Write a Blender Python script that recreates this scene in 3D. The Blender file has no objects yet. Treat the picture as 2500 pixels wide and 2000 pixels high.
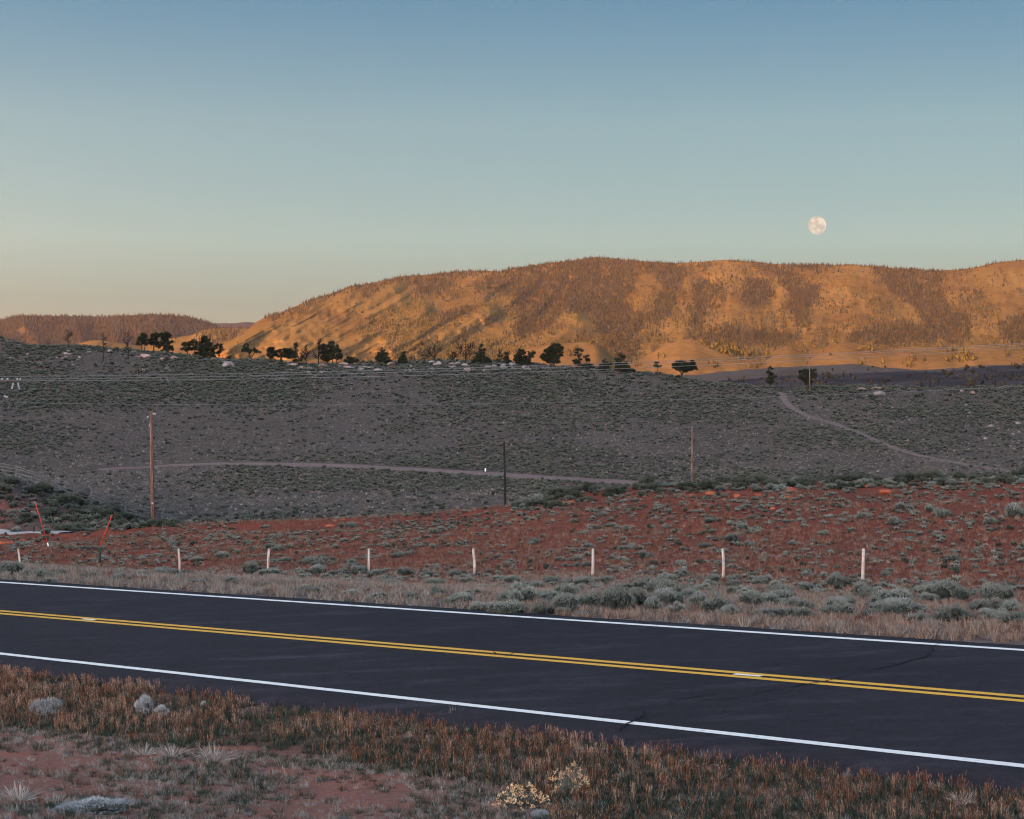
import bpy, math, random
import numpy as np
from mathutils import Vector
R = math.radians
rng = np.random.default_rng(7)
scene = bpy.context.scene
col = scene.collection

# ------------------------------------------------------------------ camera
F = 4848.0           # focal length in image pixels: the 0.52 degree moon spans 44 of a 2500 wide plate
CX, CY = 1250.0, 1000.0
cam_data = bpy.data.cameras.new('camera')
cam_data.sensor_width = 36.0
cam_data.lens = 36.0 * F / 2500.0
cam_data.clip_start = 0.1
cam_data.clip_end = 250000.0
cam = bpy.data.objects.new('camera', cam_data)
cam.location = (0, 0, 0)
cam.rotation_euler = (R(90), 0, 0)
col.objects.link(cam)
scene.camera = cam

# ------------------------------------------------------------------ sky, sun, exposure
SUN_EL, SUN_LEFT = 3.0, 24.0          # low sun behind the camera, a little to the left
world = bpy.data.worlds.new('World')
scene.world = world
world.use_nodes = True
wn = world.node_tree
bg = wn.nodes['Background']
sky = wn.nodes.new('ShaderNodeTexSky')
sky.sky_type = 'NISHITA'
sky.sun_disc = False
sky.sun_elevation = R(SUN_EL)
sky.sun_rotation = R(180 + SUN_LEFT)
sky.altitude = 2200
sky.air_density = 1.0
sky.dust_density = 1.2
sky.ozone_density = 2.0
bg.inputs['Strength'].default_value = 0.1
SKY_TINT = True
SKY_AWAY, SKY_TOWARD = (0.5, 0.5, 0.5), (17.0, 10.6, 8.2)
if SKY_TINT:
    tc = wn.nodes.new('ShaderNodeTexCoord')
    sep = wn.nodes.new('ShaderNodeSeparateXYZ')
    wn.links.new(tc.outputs['Generated'], sep.inputs[0])
    ramp = wn.nodes.new('ShaderNodeValToRGB')
    mr = wn.nodes.new('ShaderNodeMapRange')
    mr.inputs['From Min'].default_value = 0.0
    mr.inputs['From Max'].default_value = 0.25
    wn.links.new(sep.outputs['Z'], mr.inputs['Value'])
    wn.links.new(mr.outputs[0], ramp.inputs[0])
    el = ramp.color_ramp.elements
    SKY_STOPS = [(0.0, (0.64, 0.53, 0.54)), (0.21, (0.70, 0.59, 0.59)), (0.34, (1.05, 0.86, 0.77)), (0.57, (1.07, 0.89, 0.76)), (0.80, (0.68, 0.73, 0.72)), (1.0, (0.66, 0.72, 0.72))]
    while len(el) < len(SKY_STOPS):
        el.new(0.5)
    for e, (p, c) in zip(el, SKY_STOPS):
        e.position = p
        e.color = (*c, 1)
    def wmix(c1, c2):
        m = wn.nodes.new('ShaderNodeMix')
        m.data_type = 'RGBA'
        m.blend_type = 'MULTIPLY'
        m.inputs[0].default_value = 1.0
        wn.links.new(c1, m.inputs[6])
        wn.links.new(c2, m.inputs[7])
        return m.outputs[2]
    # sky gain added to lift the shaded ground, rising from moon side to sun side
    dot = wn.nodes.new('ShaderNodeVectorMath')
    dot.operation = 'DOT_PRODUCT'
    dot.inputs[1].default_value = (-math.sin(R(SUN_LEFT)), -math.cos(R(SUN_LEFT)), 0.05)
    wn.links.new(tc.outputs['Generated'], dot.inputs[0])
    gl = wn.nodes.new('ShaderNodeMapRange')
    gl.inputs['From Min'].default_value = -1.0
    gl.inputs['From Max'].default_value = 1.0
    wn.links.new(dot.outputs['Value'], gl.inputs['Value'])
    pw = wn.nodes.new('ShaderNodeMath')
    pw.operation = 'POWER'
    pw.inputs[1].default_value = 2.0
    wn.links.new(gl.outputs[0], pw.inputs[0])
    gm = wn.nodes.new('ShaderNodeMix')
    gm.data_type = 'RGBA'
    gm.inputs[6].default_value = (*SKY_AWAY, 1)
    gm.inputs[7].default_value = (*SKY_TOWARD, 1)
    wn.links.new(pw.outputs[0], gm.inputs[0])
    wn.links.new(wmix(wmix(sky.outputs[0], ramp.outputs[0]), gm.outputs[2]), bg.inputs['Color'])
else:
    wn.links.new(sky.outputs[0], bg.inputs['Color'])

sun_data = bpy.data.lights.new('sun', 'SUN')
sun_data.energy = 4.6
sun_data.angle = R(0.5)
sun_data.color = (1.0, 0.46, 0.165)
sun = bpy.data.objects.new('sun', sun_data)
sd = Vector((math.sin(R(SUN_LEFT)) * math.cos(R(SUN_EL)), math.cos(R(SUN_LEFT)) * math.cos(R(SUN_EL)), -math.sin(R(SUN_EL))))
sun.rotation_euler = sd.to_track_quat('-Z', 'Y').to_euler()
col.objects.link(sun)

scene.view_settings.view_transform = 'Standard'
scene.view_settings.look = 'None'
scene.view_settings.gamma = 1.0
scene.view_settings.use_curve_mapping = False
scene.view_settings.exposure = 2.0
scene.render.engine = 'CYCLES'
scene.cycles.filter_width = 1.1
scene.cycles.adaptive_threshold = 0.015
scene.cycles.max_bounces = 5
scene.cycles.diffuse_bounces = 3
scene.cycles.glossy_bounces = 2
scene.cycles.volume_bounces = 0
scene.cycles.transparent_max_bounces = 4

# ------------------------------------------------------------------ helpers
def mesh_np(name, verts, faces, mats=(), smooth=False, attrs=None, mat_idx=None):
    """faces: (M,3) or (M,4) array, or a list of such arrays"""
    me = bpy.data.meshes.new(name)
    verts = np.asarray(verts, dtype=np.float32)
    if not isinstance(faces, list) or isinstance(faces[0], tuple):
        faces = [np.array(faces)]
    faces = [np.asarray(f, dtype=np.int32) for f in faces if len(f)]
    tot = np.concatenate([np.full(len(f), f.shape[1], dtype=np.int32) for f in faces])
    loops = np.concatenate([f.ravel() for f in faces])
    me.vertices.add(len(verts))
    me.vertices.foreach_set('co', verts.ravel())
    me.loops.add(len(loops))
    me.loops.foreach_set('vertex_index', loops)
    me.polygons.add(len(tot))
    st = np.zeros(len(tot), dtype=np.int32)
    st[1:] = np.cumsum(tot)[:-1]
    me.polygons.foreach_set('loop_start', st)
    me.polygons.foreach_set('loop_total', tot)
    if mat_idx is not None:
        me.polygons.foreach_set('material_index', np.asarray(mat_idx, dtype=np.int32))
    if smooth:
        me.polygons.foreach_set('use_smooth', np.ones(len(tot), dtype=bool))
    for k, v in (attrs or {}).items():
        at = me.attributes.new(k, 'FLOAT', 'POINT')
        at.data.foreach_set('value', np.asarray(v, dtype=np.float32))
    for m in mats:
        me.materials.append(m)
    me.update(calc_edges=True)
    return me

def tag(o, label=None, cat=None, group=None, kind=None):
    if label: o['label'] = label
    if cat: o['category'] = cat
    if group: o['group'] = group
    if kind: o['kind'] = kind
    return o

def obj(name, me, parent=None, loc=(0, 0, 0), rot=(0, 0, 0), sc=(1, 1, 1)):
    o = bpy.data.objects.new(name, me)
    o.location = loc
    o.rotation_euler = rot
    o.scale = sc
    o.parent = parent
    col.objects.link(o)
    return o

def empty(name, loc=(0, 0, 0)):
    return obj(name, None, loc=loc)

class MB:
    """collects tubes, boxes and quads into one mesh"""
    def __init__(s):
        s.v, s.q, s.t, s.n = [], [], [], 0
    def add(s, v, q=None, t=None):
        v = np.asarray(v, dtype=float)
        s.v.append(v)
        if q is not None and len(q): s.q.append(np.asarray(q, dtype=int) + s.n)
        if t is not None and len(t): s.t.append(np.asarray(t, dtype=int) + s.n)
        s.n += len(v)
    def tube(s, pts, rad, sides=6, cap=True):
        pts = np.asarray(pts, dtype=float)
        n = len(pts)
        rad = np.broadcast_to(np.asarray(rad, dtype=float), (n,))
        d = np.gradient(pts, axis=0)
        d /= np.linalg.norm(d, axis=1)[:, None] + 1e-12
        ref = np.array([0, 0, 1.0]) if abs(d[0, 2]) < 0.9 else np.array([1.0, 0, 0])
        a = np.cross(d, ref); a /= np.linalg.norm(a, axis=1)[:, None] + 1e-12
        b = np.cross(d, a)
        th = np.linspace(0, 2 * np.pi, sides, endpoint=False)
        ring = pts[:, None, :] + rad[:, None, None] * (np.cos(th)[None, :, None] * a[:, None, :] + np.sin(th)[None, :, None] * b[:, None, :])
        v = ring.reshape(-1, 3)
        i, j = np.meshgrid(np.arange(n - 1), np.arange(sides), indexing='ij')
        q = np.stack([i * sides + j, i * sides + (j + 1) % sides, (i + 1) * sides + (j + 1) % sides, (i + 1) * sides + j], -1).reshape(-1, 4)
        t = []
        if cap:
            v = np.vstack([v, pts[:1], pts[-1:]])
            k = n * sides
            for j in range(sides):
                t.append((k, (j + 1) % sides, j))
                t.append((k + 1, (n - 1) * sides + j, (n - 1) * sides + (j + 1) % sides))
        s.add(v, q, t)
        return s
    def box(s, c, d, rot=None):
        x, y, z = np.asarray(d) / 2.0
        v = np.array([(-x, -y, -z), (x, -y, -z), (x, y, -z), (-x, y, -z), (-x, -y, z), (x, -y, z), (x, y, z), (-x, y, z)])
        if rot is not None: v = v @ np.asarray(rot).T
        s.add(v + np.asarray(c), [(0, 3, 2, 1), (4, 5, 6, 7), (0, 1, 5, 4), (1, 2, 6, 5), (2, 3, 7, 6), (3, 0, 4, 7)])
        return s
    def mesh(s, name, mats=(), smooth=False):
        return mesh_np(name, np.vstack(s.v), [np.vstack(f) for f in (s.q, s.t) if f], mats, smooth)

# noise
def _h(ix, iy, seed):
    n = (ix.astype(np.int64) * 374761393 + iy.astype(np.int64) * 668265263 + seed * 1442695041) & 0x7fffffff
    n = ((n ^ (n >> 13)) * 1274126177) & 0x7fffffff
    n = n ^ (n >> 16)
    return (n & 0xffff) / 65535.0
def vnoise(x, y, seed=0):
    x = np.asarray(x, dtype=float); y = np.asarray(y, dtype=float)
    x, y = np.broadcast_arrays(x, y)
    ix = np.floor(x); iy = np.floor(y)
    fx = x - ix; fy = y - iy
    fx = fx * fx * fx * (fx * (fx * 6 - 15) + 10); fy = fy * fy * fy * (fy * (fy * 6 - 15) + 10)
    a = _h(ix, iy, seed); b = _h(ix + 1, iy, seed); c = _h(ix, iy + 1, seed); d = _h(ix + 1, iy + 1, seed)
    return (a * (1 - fx) + b * fx) * (1 - fy) + (c * (1 - fx) + d * fx) * fy
def fbm(x, y, seed=0, octv=4, gain=0.5):
    s = 0; a = 1; tot = 0
    for k in range(octv):
        s = s + a * (vnoise(np.asarray(x) * 2 ** k + 17.3 * k, np.asarray(y) * 2 ** k + 9.1 * k, seed + k) - 0.5)
        tot += a; a *= gain
    return s / tot * 2          # about -1..1
def smooth(a, b, x):
    t = np.clip((np.asarray(x, dtype=float) - a) / (np.asarray(b, dtype=float) - a), 0, 1)
    return t * t * (3 - 2 * t)

# ------------------------------------------------------------------ materials
def new_mat(name):
    m = bpy.data.materials.new(name)
    m.use_nodes = True
    n = m.node_tree
    b = n.nodes['Principled BSDF']
    b.inputs['Roughness'].default_value = 0.9
    b.inputs['Specular IOR Level'].default_value = 0.15
    return m, n, b
def noise_node(n, scale, detail=4, rough=0.6, coord='Object', sc=(1, 1, 1)):
    tc = n.nodes.new('ShaderNodeTexCoord')
    mp = n.nodes.new('ShaderNodeMapping')
    mp.inputs['Scale'].default_value = sc
    n.links.new(tc.outputs[coord], mp.inputs[0])
    t = n.nodes.new('ShaderNodeTexNoise')
    t.inputs['Scale'].default_value = scale
    t.inputs['Detail'].default_value = detail
    t.inputs['Roughness'].default_value = rough
    n.links.new(mp.outputs[0], t.inputs['Vector'])
    return t.outputs['Fac']
def ramp_node(n, fac, stops):
    r = n.nodes.new('ShaderNodeValToRGB')
    el = r.color_ramp.elements
    while len(el) < len(stops): el.new(0.5)
    for e, (p, c) in zip(el, stops):
        e.position = p; e.color = (*c, 1)
    n.links.new(fac, r.inputs[0])
    return r.outputs[0]
def mix_node(n, fac, c1, c2, mode='MIX'):
    m = n.nodes.new('ShaderNodeMix')
    m.data_type = 'RGBA'; m.blend_type = mode
    for s, v in ((m.inputs[0], fac), (m.inputs[6], c1), (m.inputs[7], c2)):
        if isinstance(v, (int, float)): s.default_value = v
        elif isinstance(v, tuple): s.default_value = (*v, 1)
        else: n.links.new(v, s)
    return m.outputs[2]
def attr_node(n, name):
    a = n.nodes.new('ShaderNodeAttribute')
    a.attribute_name = name
    return a.outputs['Fac']
def bump_node(n, b, fac, strength, dist):
    bp = n.nodes.new('ShaderNodeBump')
    bp.inputs['Strength'].default_value = strength
    bp.inputs['Distance'].default_value = dist
    n.links.new(fac, bp.inputs['Height'])
    n.links.new(bp.outputs[0], b.inputs['Normal'])
def math_node(n, op, a, b=None):
    m = n.nodes.new('ShaderNodeMath'); m.operation = op
    for s, v in ((m.inputs[0], a), (m.inputs[1], b)):
        if v is None: continue
        if isinstance(v, (int, float)): s.default_value = v
        else: n.links.new(v, s)
    return m.outputs[0]

def noise_mat(name, stops, scale, detail=5, rough=0.9, bump=0.0, bscale=None, bdist=0.1, spec=0.15, sc=(1, 1, 1), lo=0.3, hi=0.7):
    m, n, b = new_mat(name)
    f = noise_node(n, scale, detail, 0.65, sc=sc)
    mr = n.nodes.new('ShaderNodeMapRange')
    mr.inputs['From Min'].default_value = lo; mr.inputs['From Max'].default_value = hi
    n.links.new(f, mr.inputs['Value'])
    n.links.new(ramp_node(n, mr.outputs[0], stops), b.inputs['Base Color'])
    b.inputs['Roughness'].default_value = rough
    b.inputs['Specular IOR Level'].default_value = spec
    if bump: bump_node(n, b, noise_node(n, bscale or scale * 3, 5, 0.7), bump, bdist)
    return m
def leaf_mat(name, stops, spec=0.1, sat_var=0.25):
    """colour from a per-leaf tint attribute, varied from plant to plant"""
    m, n, b = new_mat(name)
    c = ramp_node(n, attr_node(n, 'tint'), stops)
    oi = n.nodes.new('ShaderNodeObjectInfo')
    hsv = n.nodes.new('ShaderNodeHueSaturation')
    n.links.new(c, hsv.inputs['Color'])
    mr = n.nodes.new('ShaderNodeMapRange')
    mr.inputs['To Min'].default_value = 1 - sat_var; mr.inputs['To Max'].default_value = 1 + sat_var
    n.links.new(oi.outputs['Random'], mr.inputs['Value'])
    n.links.new(mr.outputs[0], hsv.inputs['Value'])
    n.links.new(hsv.outputs[0], b.inputs['Base Color'])
    b.inputs['Specular IOR Level'].default_value = spec
    return m

# ------------------------------------------------------------------ ground shape (fitted to image pixel positions at chosen depths)
# image pixel x: 1250 + F * X / Y, image pixel y: 1000 - F * Z / Y
H0, PX, PY = 4.388, 0.0475, 0.0196            # road plane z = -H0 + PX X + PY Y
DV = np.array([-0.7356, 0.6774]); NV = np.array([0.6774, 0.7356])
W_NEAR, W_FAR = 18.19, 26.61                  # asphalt edges, distance across the road
def road_z(X, Y): return -H0 + PX * X + PY * Y
def lerp(tab, x, k=1):
    t = np.array(tab, dtype=float)
    return np.interp(x, t[:, 0], t[:, k])
CREST = [(-1000, 1380, 155), (-300, 1330, 140), (0, 1309, 134), (100, 1308, 132), (200, 1303, 131), (300, 1292, 129), (400, 1288, 127), (550, 1283, 125), (700, 1277, 123),
         (850, 1270, 121), (1000, 1262, 119), (1100, 1253, 118), (1235, 1240, 116), (1300, 1226, 115), (1370, 1208, 114), (1450, 1199, 113), (1600, 1189, 112),
         (1700, 1185, 111), (1850, 1184, 110), (2000, 1181, 109), (2250, 1176, 107), (2500, 1166, 105), (3500, 1150, 100)]
KNOLL = [(-1000, 1090, 185), (-200, 1132, 172), (0, 1157, 166), (40, 1171, 165), (135, 1199, 165), (222, 1224, 166), (305, 1257, 168), (400, 1283, 172), (480, 1293, 176), (600, 1297, 178)]
RIDGE = [(-1000, 760), (-300, 800), (0, 828), (33, 833), (56, 842), (83, 849), (120, 851), (156, 849), (195, 847), (223, 850), (250, 853), (306, 854), (334, 857), (362, 860), (390, 862), (417, 864),
         (445, 867), (473, 869), (501, 872), (543, 878), (570, 879), (600, 881), (650, 882), (700, 886), (765, 893), (800, 893), (850, 888), (900, 887), (950, 887), (1000, 890), (1040, 885),
         (1085, 881), (1120, 883), (1160, 886), (1200, 887), (1230, 886), (1250, 889), (1290, 892), (1350, 897), (1400, 900), (1440, 899), (1480, 904), (1500, 908), (1570, 911), (1600, 913),
         (1640, 922), (1680, 929), (1720, 934), (1760, 939), (1800, 942), (1850, 946), (1890, 950), (1907, 958), (1920, 959), (1936, 955), (1960, 950), (2000, 947), (2050, 949), (2090, 947),
         (2150, 945), (2200, 948), (2260, 952), (2330, 952), (2400, 948), (2500, 945), (2800, 930), (3500, 900)]
HILL_D = [(830, 490), (900, 450), (980, 400), (1060, 350), (1140, 300), (1220, 235), (1300, 180), (1400, 150)]
def hill_depth(y): return lerp(HILL_D, y)
def pchip(xk, yk, x):
    h = np.diff(xk); d = np.diff(yk) / h
    m = np.zeros(len(xk))
    m[0] = d[0]; m[-1] = d[-1]
    for i in range(1, len(xk) - 1):
        if d[i - 1] * d[i] > 0:
            w1 = 2 * h[i] + h[i - 1]; w2 = h[i] + 2 * h[i - 1]
            m[i] = (w1 + w2) / (w1 / d[i - 1] + w2 / d[i])
    i = np.clip(np.searchsorted(xk, x) - 1, 0, len(xk) - 2)
    t = (x - xk[i]) / h[i]
    return ((2 * t ** 3 - 3 * t ** 2 + 1) * yk[i] + (t ** 3 - 2 * t ** 2 + t) * h[i] * m[i]
            + (-2 * t ** 3 + 3 * t ** 2) * yk[i + 1] + (t ** 3 - t ** 2) * h[i] * m[i + 1])
XT = np.arange(-1000, 3501, 10.0)
YT = np.geomspace(2.0, 800.0, 1400)
ZT = np.zeros((len(XT), len(YT)))
EDGE = {k: np.zeros(len(XT)) for k in ('near', 'far', 'crest', 'ridge')}
def fence_y(x): return 1.0 / np.maximum(0.01099 + 2.836e-6 * (np.asarray(x, dtype=float) - 438), 0.004)
FENCE_BASE = [(-1000, 1375), (48, 1391), (438, 1398), (654, 1394), (900, 1396), (1158, 1401), (1447, 1403), (1766, 1411), (2106, 1421), (2500, 1432), (3500, 1462)]
for i, x in enumerate(XT):
    a = (x - CX) / F
    def edge(w): return w / (NV[1] + NV[0] * a)
    yn, yf = edge(W_NEAR), edge(W_FAR)
    zn, zf = road_z(a * yn, yn), road_z(a * yf, yf)
    ks = [(2.0, -1.62), (7.0, -1.62 + (zn + 1.4) * 7.0 / yn), (edge(W_NEAR - 1.6), road_z(a * yn, yn) - 0.10), (edge(W_NEAR - 0.25), zn - 0.11), (edge(W_NEAR + 0.5), zn - 0.14), (edge(W_FAR - 0.4), zf - 0.16), (edge(W_FAR + 0.25), zf - 0.06), (edge(W_FAR + 2.2), zf - 0.16)]
    yfe = float(fence_y(x)); bfe = lerp(FENCE_BASE, x)
    ks.append((yfe, (CY - bfe) / F * yfe))
    yc = lerp(CREST, x, 2); bc = lerp(CREST, x)
    zfe = ks[-1][1]; zc = (CY - bc) / F * yc
    ks.append((yfe + 0.55 * (yc - yfe), zfe + 0.42 * (zc - zfe) + 0.0))
    ks.append((yc - 2.5, zc - 0.25))
    ks.append((yc, zc))
    if x < 560:
        ks.append((yc + 9, (CY - (bc - 8)) / F * (yc + 9)))
        yk = lerp(KNOLL, x, 2); bk = lerp(KNOLL, x)
        ks.append((yk - 6, (CY - bk) / F * yk - 0.5))
        ks.append((yk, (CY - bk) / F * yk))
        first = bk
    else:
        ks.append((yc + 12, zc - 0.9))
        first = bc
    br = lerp(RIDGE, x)
    y0 = first + 14
    for t in np.linspace(0, 1, 7):
        y = y0 + (br - y0) * t
        d = max(hill_depth(y), ks[-1][0] + 12)
        ks.append((d, (CY - y) / F * d))
    dr, zr = ks[-1]
    ks += [(dr + 25, zr - 0.6), (dr + 90, zr - 12), (dr + 200, zr - 40), (dr + 420, zr - 70)]
    ks = np.array(ks)
    ZT[i] = pchip(ks[:, 0], ks[:, 1], YT)
    A, Y = a, YT
    w = NV[0] * a * Y + NV[1] * Y
    off = smooth(W_FAR + 0.3, W_FAR + 4, w) + smooth(W_NEAR - 0.4, W_NEAR - 2.5, w)
    amp = np.interp(Y, [5, 25, 40, 70, 100, 130, 200, 300, 480, 800], [0.05, 0.05, 0.06, 0.12, 0.3, 0.3, 0.4, 0.5, 0.9, 2])
    sc_ = np.interp(Y, [5, 30, 70, 130, 250, 480], [1.2, 1.2, 3, 6, 16, 24])
    X = a * Y
    nz = np.where(Y < 50, fbm(X / 1.2, Y / 1.2, 3), np.where(Y < 150, fbm(X / 4.0, Y / 4.0, 5), fbm(X / 18.0, Y / 18.0, 9)))
    ZT[i] += nz * amp * np.clip(off, 0, 1) * 0.6
    EDGE['near'][i], EDGE['far'][i], EDGE['crest'][i], EDGE['ridge'][i] = edge(W_NEAR + 0.4), edge(W_FAR - 0.3), yc + 5, dr
LY = np.log(YT)
def gz(X, Y):
    X = np.asarray(X, dtype=float); Y = np.asarray(Y, dtype=float)
    fx = np.clip((CX + F * X / Y - XT[0]) / 10.0, 0, len(XT) - 1.001)
    fy = np.clip((np.log(Y) - LY[0]) / (LY[1] - LY[0]), 0, len(YT) - 1.001)
    i = fx.astype(int); j = fy.astype(int); u = fx - i; v = fy - j
    return ZT[i, j] * (1 - u) * (1 - v) + ZT[i + 1, j] * u * (1 - v) + ZT[i, j + 1] * (1 - u) * v + ZT[i + 1, j + 1] * u * v
def at(x, y, D):
    return np.array([(x - CX) / F * D, D, (CY - y) / F * D])
def sight(x, y, ymin=6.0, ymax=760.0):
    """ground point met by the line of sight through image pixel x, y"""
    Y = np.geomspace(ymin, ymax, 2500)
    X = (x - CX) / F * Y
    g = gz(X, Y) - (CY - y) / F * Y
    k = np.where(g >= 0)[0]
    if len(k) == 0:
        j = int(np.argmax(g / Y))
        return np.array([X[j], Y[j], float(gz(X[j], Y[j]))])
    j = k[0]
    if j > 0:
        t = -g[j - 1] / (g[j] - g[j - 1] + 1e-12)
        Yv = Y[j - 1] + t * (Y[j] - Y[j - 1])
    else: Yv = Y[0]
    Xv = (x - CX) / F * Yv
    return np.array([Xv, Yv, float(gz(Xv, Yv))])
def proj(P):
    P = np.asarray(P)
    return CX + F * P[..., 0] / P[..., 1], CY - F * P[..., 2] / P[..., 1]
def on_road(x, y):
    a = (x - CX) / F; c = (CY - y) / F
    Y = H0 / (PX * a + PY - c)
    return np.array([a * Y, Y, road_z(a * Y, Y)])

# ------------------------------------------------------------------ near ground in three sheets
def sheet(name, ya, yb, nrow, mat, red=None, xstep=10):
    xs = np.arange(-950, 3451, xstep)
    a0 = np.interp(xs, XT, ya); b0 = np.interp(xs, XT, yb)
    s = np.linspace(0, 1, nrow)
    Y = a0[:, None] * (b0 / a0)[:, None] ** s[None, :]
    X = (xs[:, None] - CX) / F * Y
    Z = gz(X, Y)
    v = np.stack([X, Y, Z], -1).reshape(-1, 3)
    i, j = np.meshgrid(np.arange(len(xs) - 1), np.arange(nrow - 1), indexing='ij')
    q = np.stack([i * nrow + j, (i + 1) * nrow + j, (i + 1) * nrow + j + 1, i * nrow + j + 1], -1).reshape(-1, 4)
    at_ = {'red': red(v)} if red else None
    o = obj(name, mesh_np(name, v, q, [mat], True, at_))
    return tag(o, kind='structure')

def soil_mat(name, base, alt, third, scale, fine, bdist, low=0.35, high=0.65, red=None):
    m, n, b = new_mat(name)
    big = noise_node(n, scale, 5, 0.65)
    c = ramp_node(n, big, [(low, base), (high, alt)])
    f2 = noise_node(n, fine, 6, 0.75)
    c = mix_node(n, ramp_node(n, f2, [(0.45, (0, 0, 0)), (0.68, (1, 1, 1))]), c, third)
    n.links.new(c, b.inputs['Base Color'])
    if red:
        c = mix_node(n, attr_node(n, 'red'), c, ramp_node(n, f2, [(0.4, red[0]), (0.65, red[1])]))
        n.links.new(c, b.inputs['Base Color'])
    bump_node(n, b, f2, 0.9, bdist)
    return m
M = {}
M['fore_soil'] = soil_mat('foreground_soil', (0.35, 0.11, 0.07), (0.24, 0.095, 0.066), (0.37, 0.20, 0.16), 0.9, 14, 0.03, red=((0.045, 0.032, 0.024), (0.10, 0.06, 0.042)))
M['red_soil'] = soil_mat('red_soil', (0.20, 0.038, 0.020), (0.125, 0.034, 0.021), (0.19, 0.075, 0.052), 0.14, 3.5, 0.08, red=((0.12, 0.082, 0.066), (0.19, 0.14, 0.118)))
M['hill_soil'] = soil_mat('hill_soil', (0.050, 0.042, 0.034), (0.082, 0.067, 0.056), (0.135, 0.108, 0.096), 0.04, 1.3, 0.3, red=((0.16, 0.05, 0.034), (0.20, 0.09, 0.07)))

YB = [(-300, 1750), (0, 1772), (300, 1800), (600, 1832), (900, 1872), (1150, 1915), (1300, 1965), (1420, 2060), (3000, 2200)]
def litter(v):
    x = CX + F * v[:, 0] / v[:, 1]; y = CY - F * v[:, 2] / v[:, 1]
    return smooth(30, -30, y - lerp(YB, x) + 34 * fbm(v[:, 0] / 1.1, v[:, 1] / 1.1, 133)) * np.clip(0.85 + 0.5 * fbm(v[:, 0] / 0.6, v[:, 1] / 0.6, 145), 0, 1)
sheet('roadside_ground', np.full(len(XT), 2.2), EDGE['near'], 150, M['fore_soil'], litter)
def verge_tan(v):
    w = NV[0] * v[:, 0] + NV[1] * v[:, 1]
    return smooth(W_FAR + 5.0, W_FAR + 0.6, w + 2.2 * fbm(v[:, 0] / 1.5, v[:, 1] / 1.5, 143))
sheet('red_embankment', EDGE['far'], EDGE['crest'], 190, M['red_soil'], verge_tan)
def knoll_red(v):
    x = CX + F * v[:, 0] / v[:, 1]
    yk = lerp(KNOLL, x, 2)
    return smooth(yk - 4, yk - 14, v[:, 1]) * smooth(560, 380, x) * np.clip(0.75 + 0.8 * fbm(v[:, 0] / 5.0, v[:, 1] / 5.0, 141), 0, 1)
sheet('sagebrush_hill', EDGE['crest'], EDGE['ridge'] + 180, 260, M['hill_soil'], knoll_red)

# ------------------------------------------------------------------ highway
def road_strip(name, w0, w1, t0, t1, lift, mat, parent, step=0.5, jit=0.0, seed=1):
    n = max(2, int((t1 - t0) / step))
    t = np.linspace(t0, t1, n)
    ja = (fbm(t / 0.35, t * 0 + 3, seed, 3) if jit else 0 * t) * jit
    jb = (fbm(t / 0.35, t * 0 + 8, seed + 5, 3) if jit else 0 * t) * jit
    pts = []
    for w, j in ((w0, ja), (w1, jb)):
        ww = w + j
        X = NV[0] * ww + DV[0] * t; Y = NV[1] * ww + DV[1] * t
        pts.append(np.stack([X, Y, road_z(X, Y) + lift], -1))
    v = np.stack(pts, 1).reshape(-1, 3)
    k = np.arange(n - 1)
    q = np.stack([2 * k, 2 * k + 1, 2 * k + 3, 2 * k + 2], -1)[:, ::-1]
    return obj(name, mesh_np(name, v, q, [mat]), parent)

m, n, b = new_mat('asphalt')
big = noise_node(n, 0.35, 4, 0.6, sc=(1, 1, 1))
fine = noise_node(n, 9, 6, 0.95)
streak = noise_node(n, 1.1, 4, 0.6, sc=(0.45, 1.6, 1))
c = ramp_node(n, big, [(0.35, (0.022, 0.0195, 0.0245)), (0.7, (0.031, 0.027, 0.034))])
c = mix_node(n, ramp_node(n, streak, [(0.53, (0, 0, 0)), (0.75, (0.75, 0.75, 0.75))]), c, (0.062, 0.058, 0.070))
c = mix_node(n, ramp_node(n, fine, [(0.35, (0.55, 0.55, 0.55)), (0.5, (1, 1, 1)), (0.72, (1.9, 1.9, 1.9))]), c, c, 'MULTIPLY') if False else mix_node(n, 1.0, c, ramp_node(n, fine, [(0.3, (0.25, 0.25, 0.25)), (0.5, (0.78, 0.78, 0.78)), (0.62, (1.0, 1.0, 1.0))]), 'MULTIPLY')
c = mix_node(n, 1.0, c, ramp_node(n, noise_node(n, 3.5, 7, 0.8), [(0.36, (0.62, 0.62, 0.62)), (0.5, (0.95, 0.95, 0.95)), (0.64, (1.0, 1.0, 1.0))]), 'MULTIPLY')
c = mix_node(n, 1.0, c, (1.16, 1.14, 1.16), 'MULTIPLY')
n.links.new(c, b.inputs['Base Color'])
b.inputs['Roughness'].default_value = 0.85
b.inputs['Specular IOR Level'].default_value = 0.18
bump_node(n, b, fine, 0.5, 0.006)
M['asphalt'] = m
def paint_mat(name, colr, worn):
    m, n, b = new_mat(name)
    f = noise_node(n, 9, 6, 0.75, sc=(1, 1, 1))
    n.links.new(ramp_node(n, f, [(worn, colr), (worn + 0.07, tuple(0.45 * x + 0.02 for x in colr))]), b.inputs['Base Color'])
    b.inputs['Roughness'].default_value = 0.6
    b.inputs['Specular IOR Level'].default_value = 0.3
    return m
M['white_paint'] = paint_mat('white_road_paint', (0.86, 0.82, 0.77), 0.60)
M['yellow_paint'] = paint_mat('yellow_road_paint', (0.78, 0.41, 0.05), 0.66)
M['crack'] = noise_mat('crack_sealing', [(0, (0.008, 0.008, 0.010)), (1, (0.016, 0.015, 0.018))], 8)  # dark sealing along the road cracks

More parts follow.
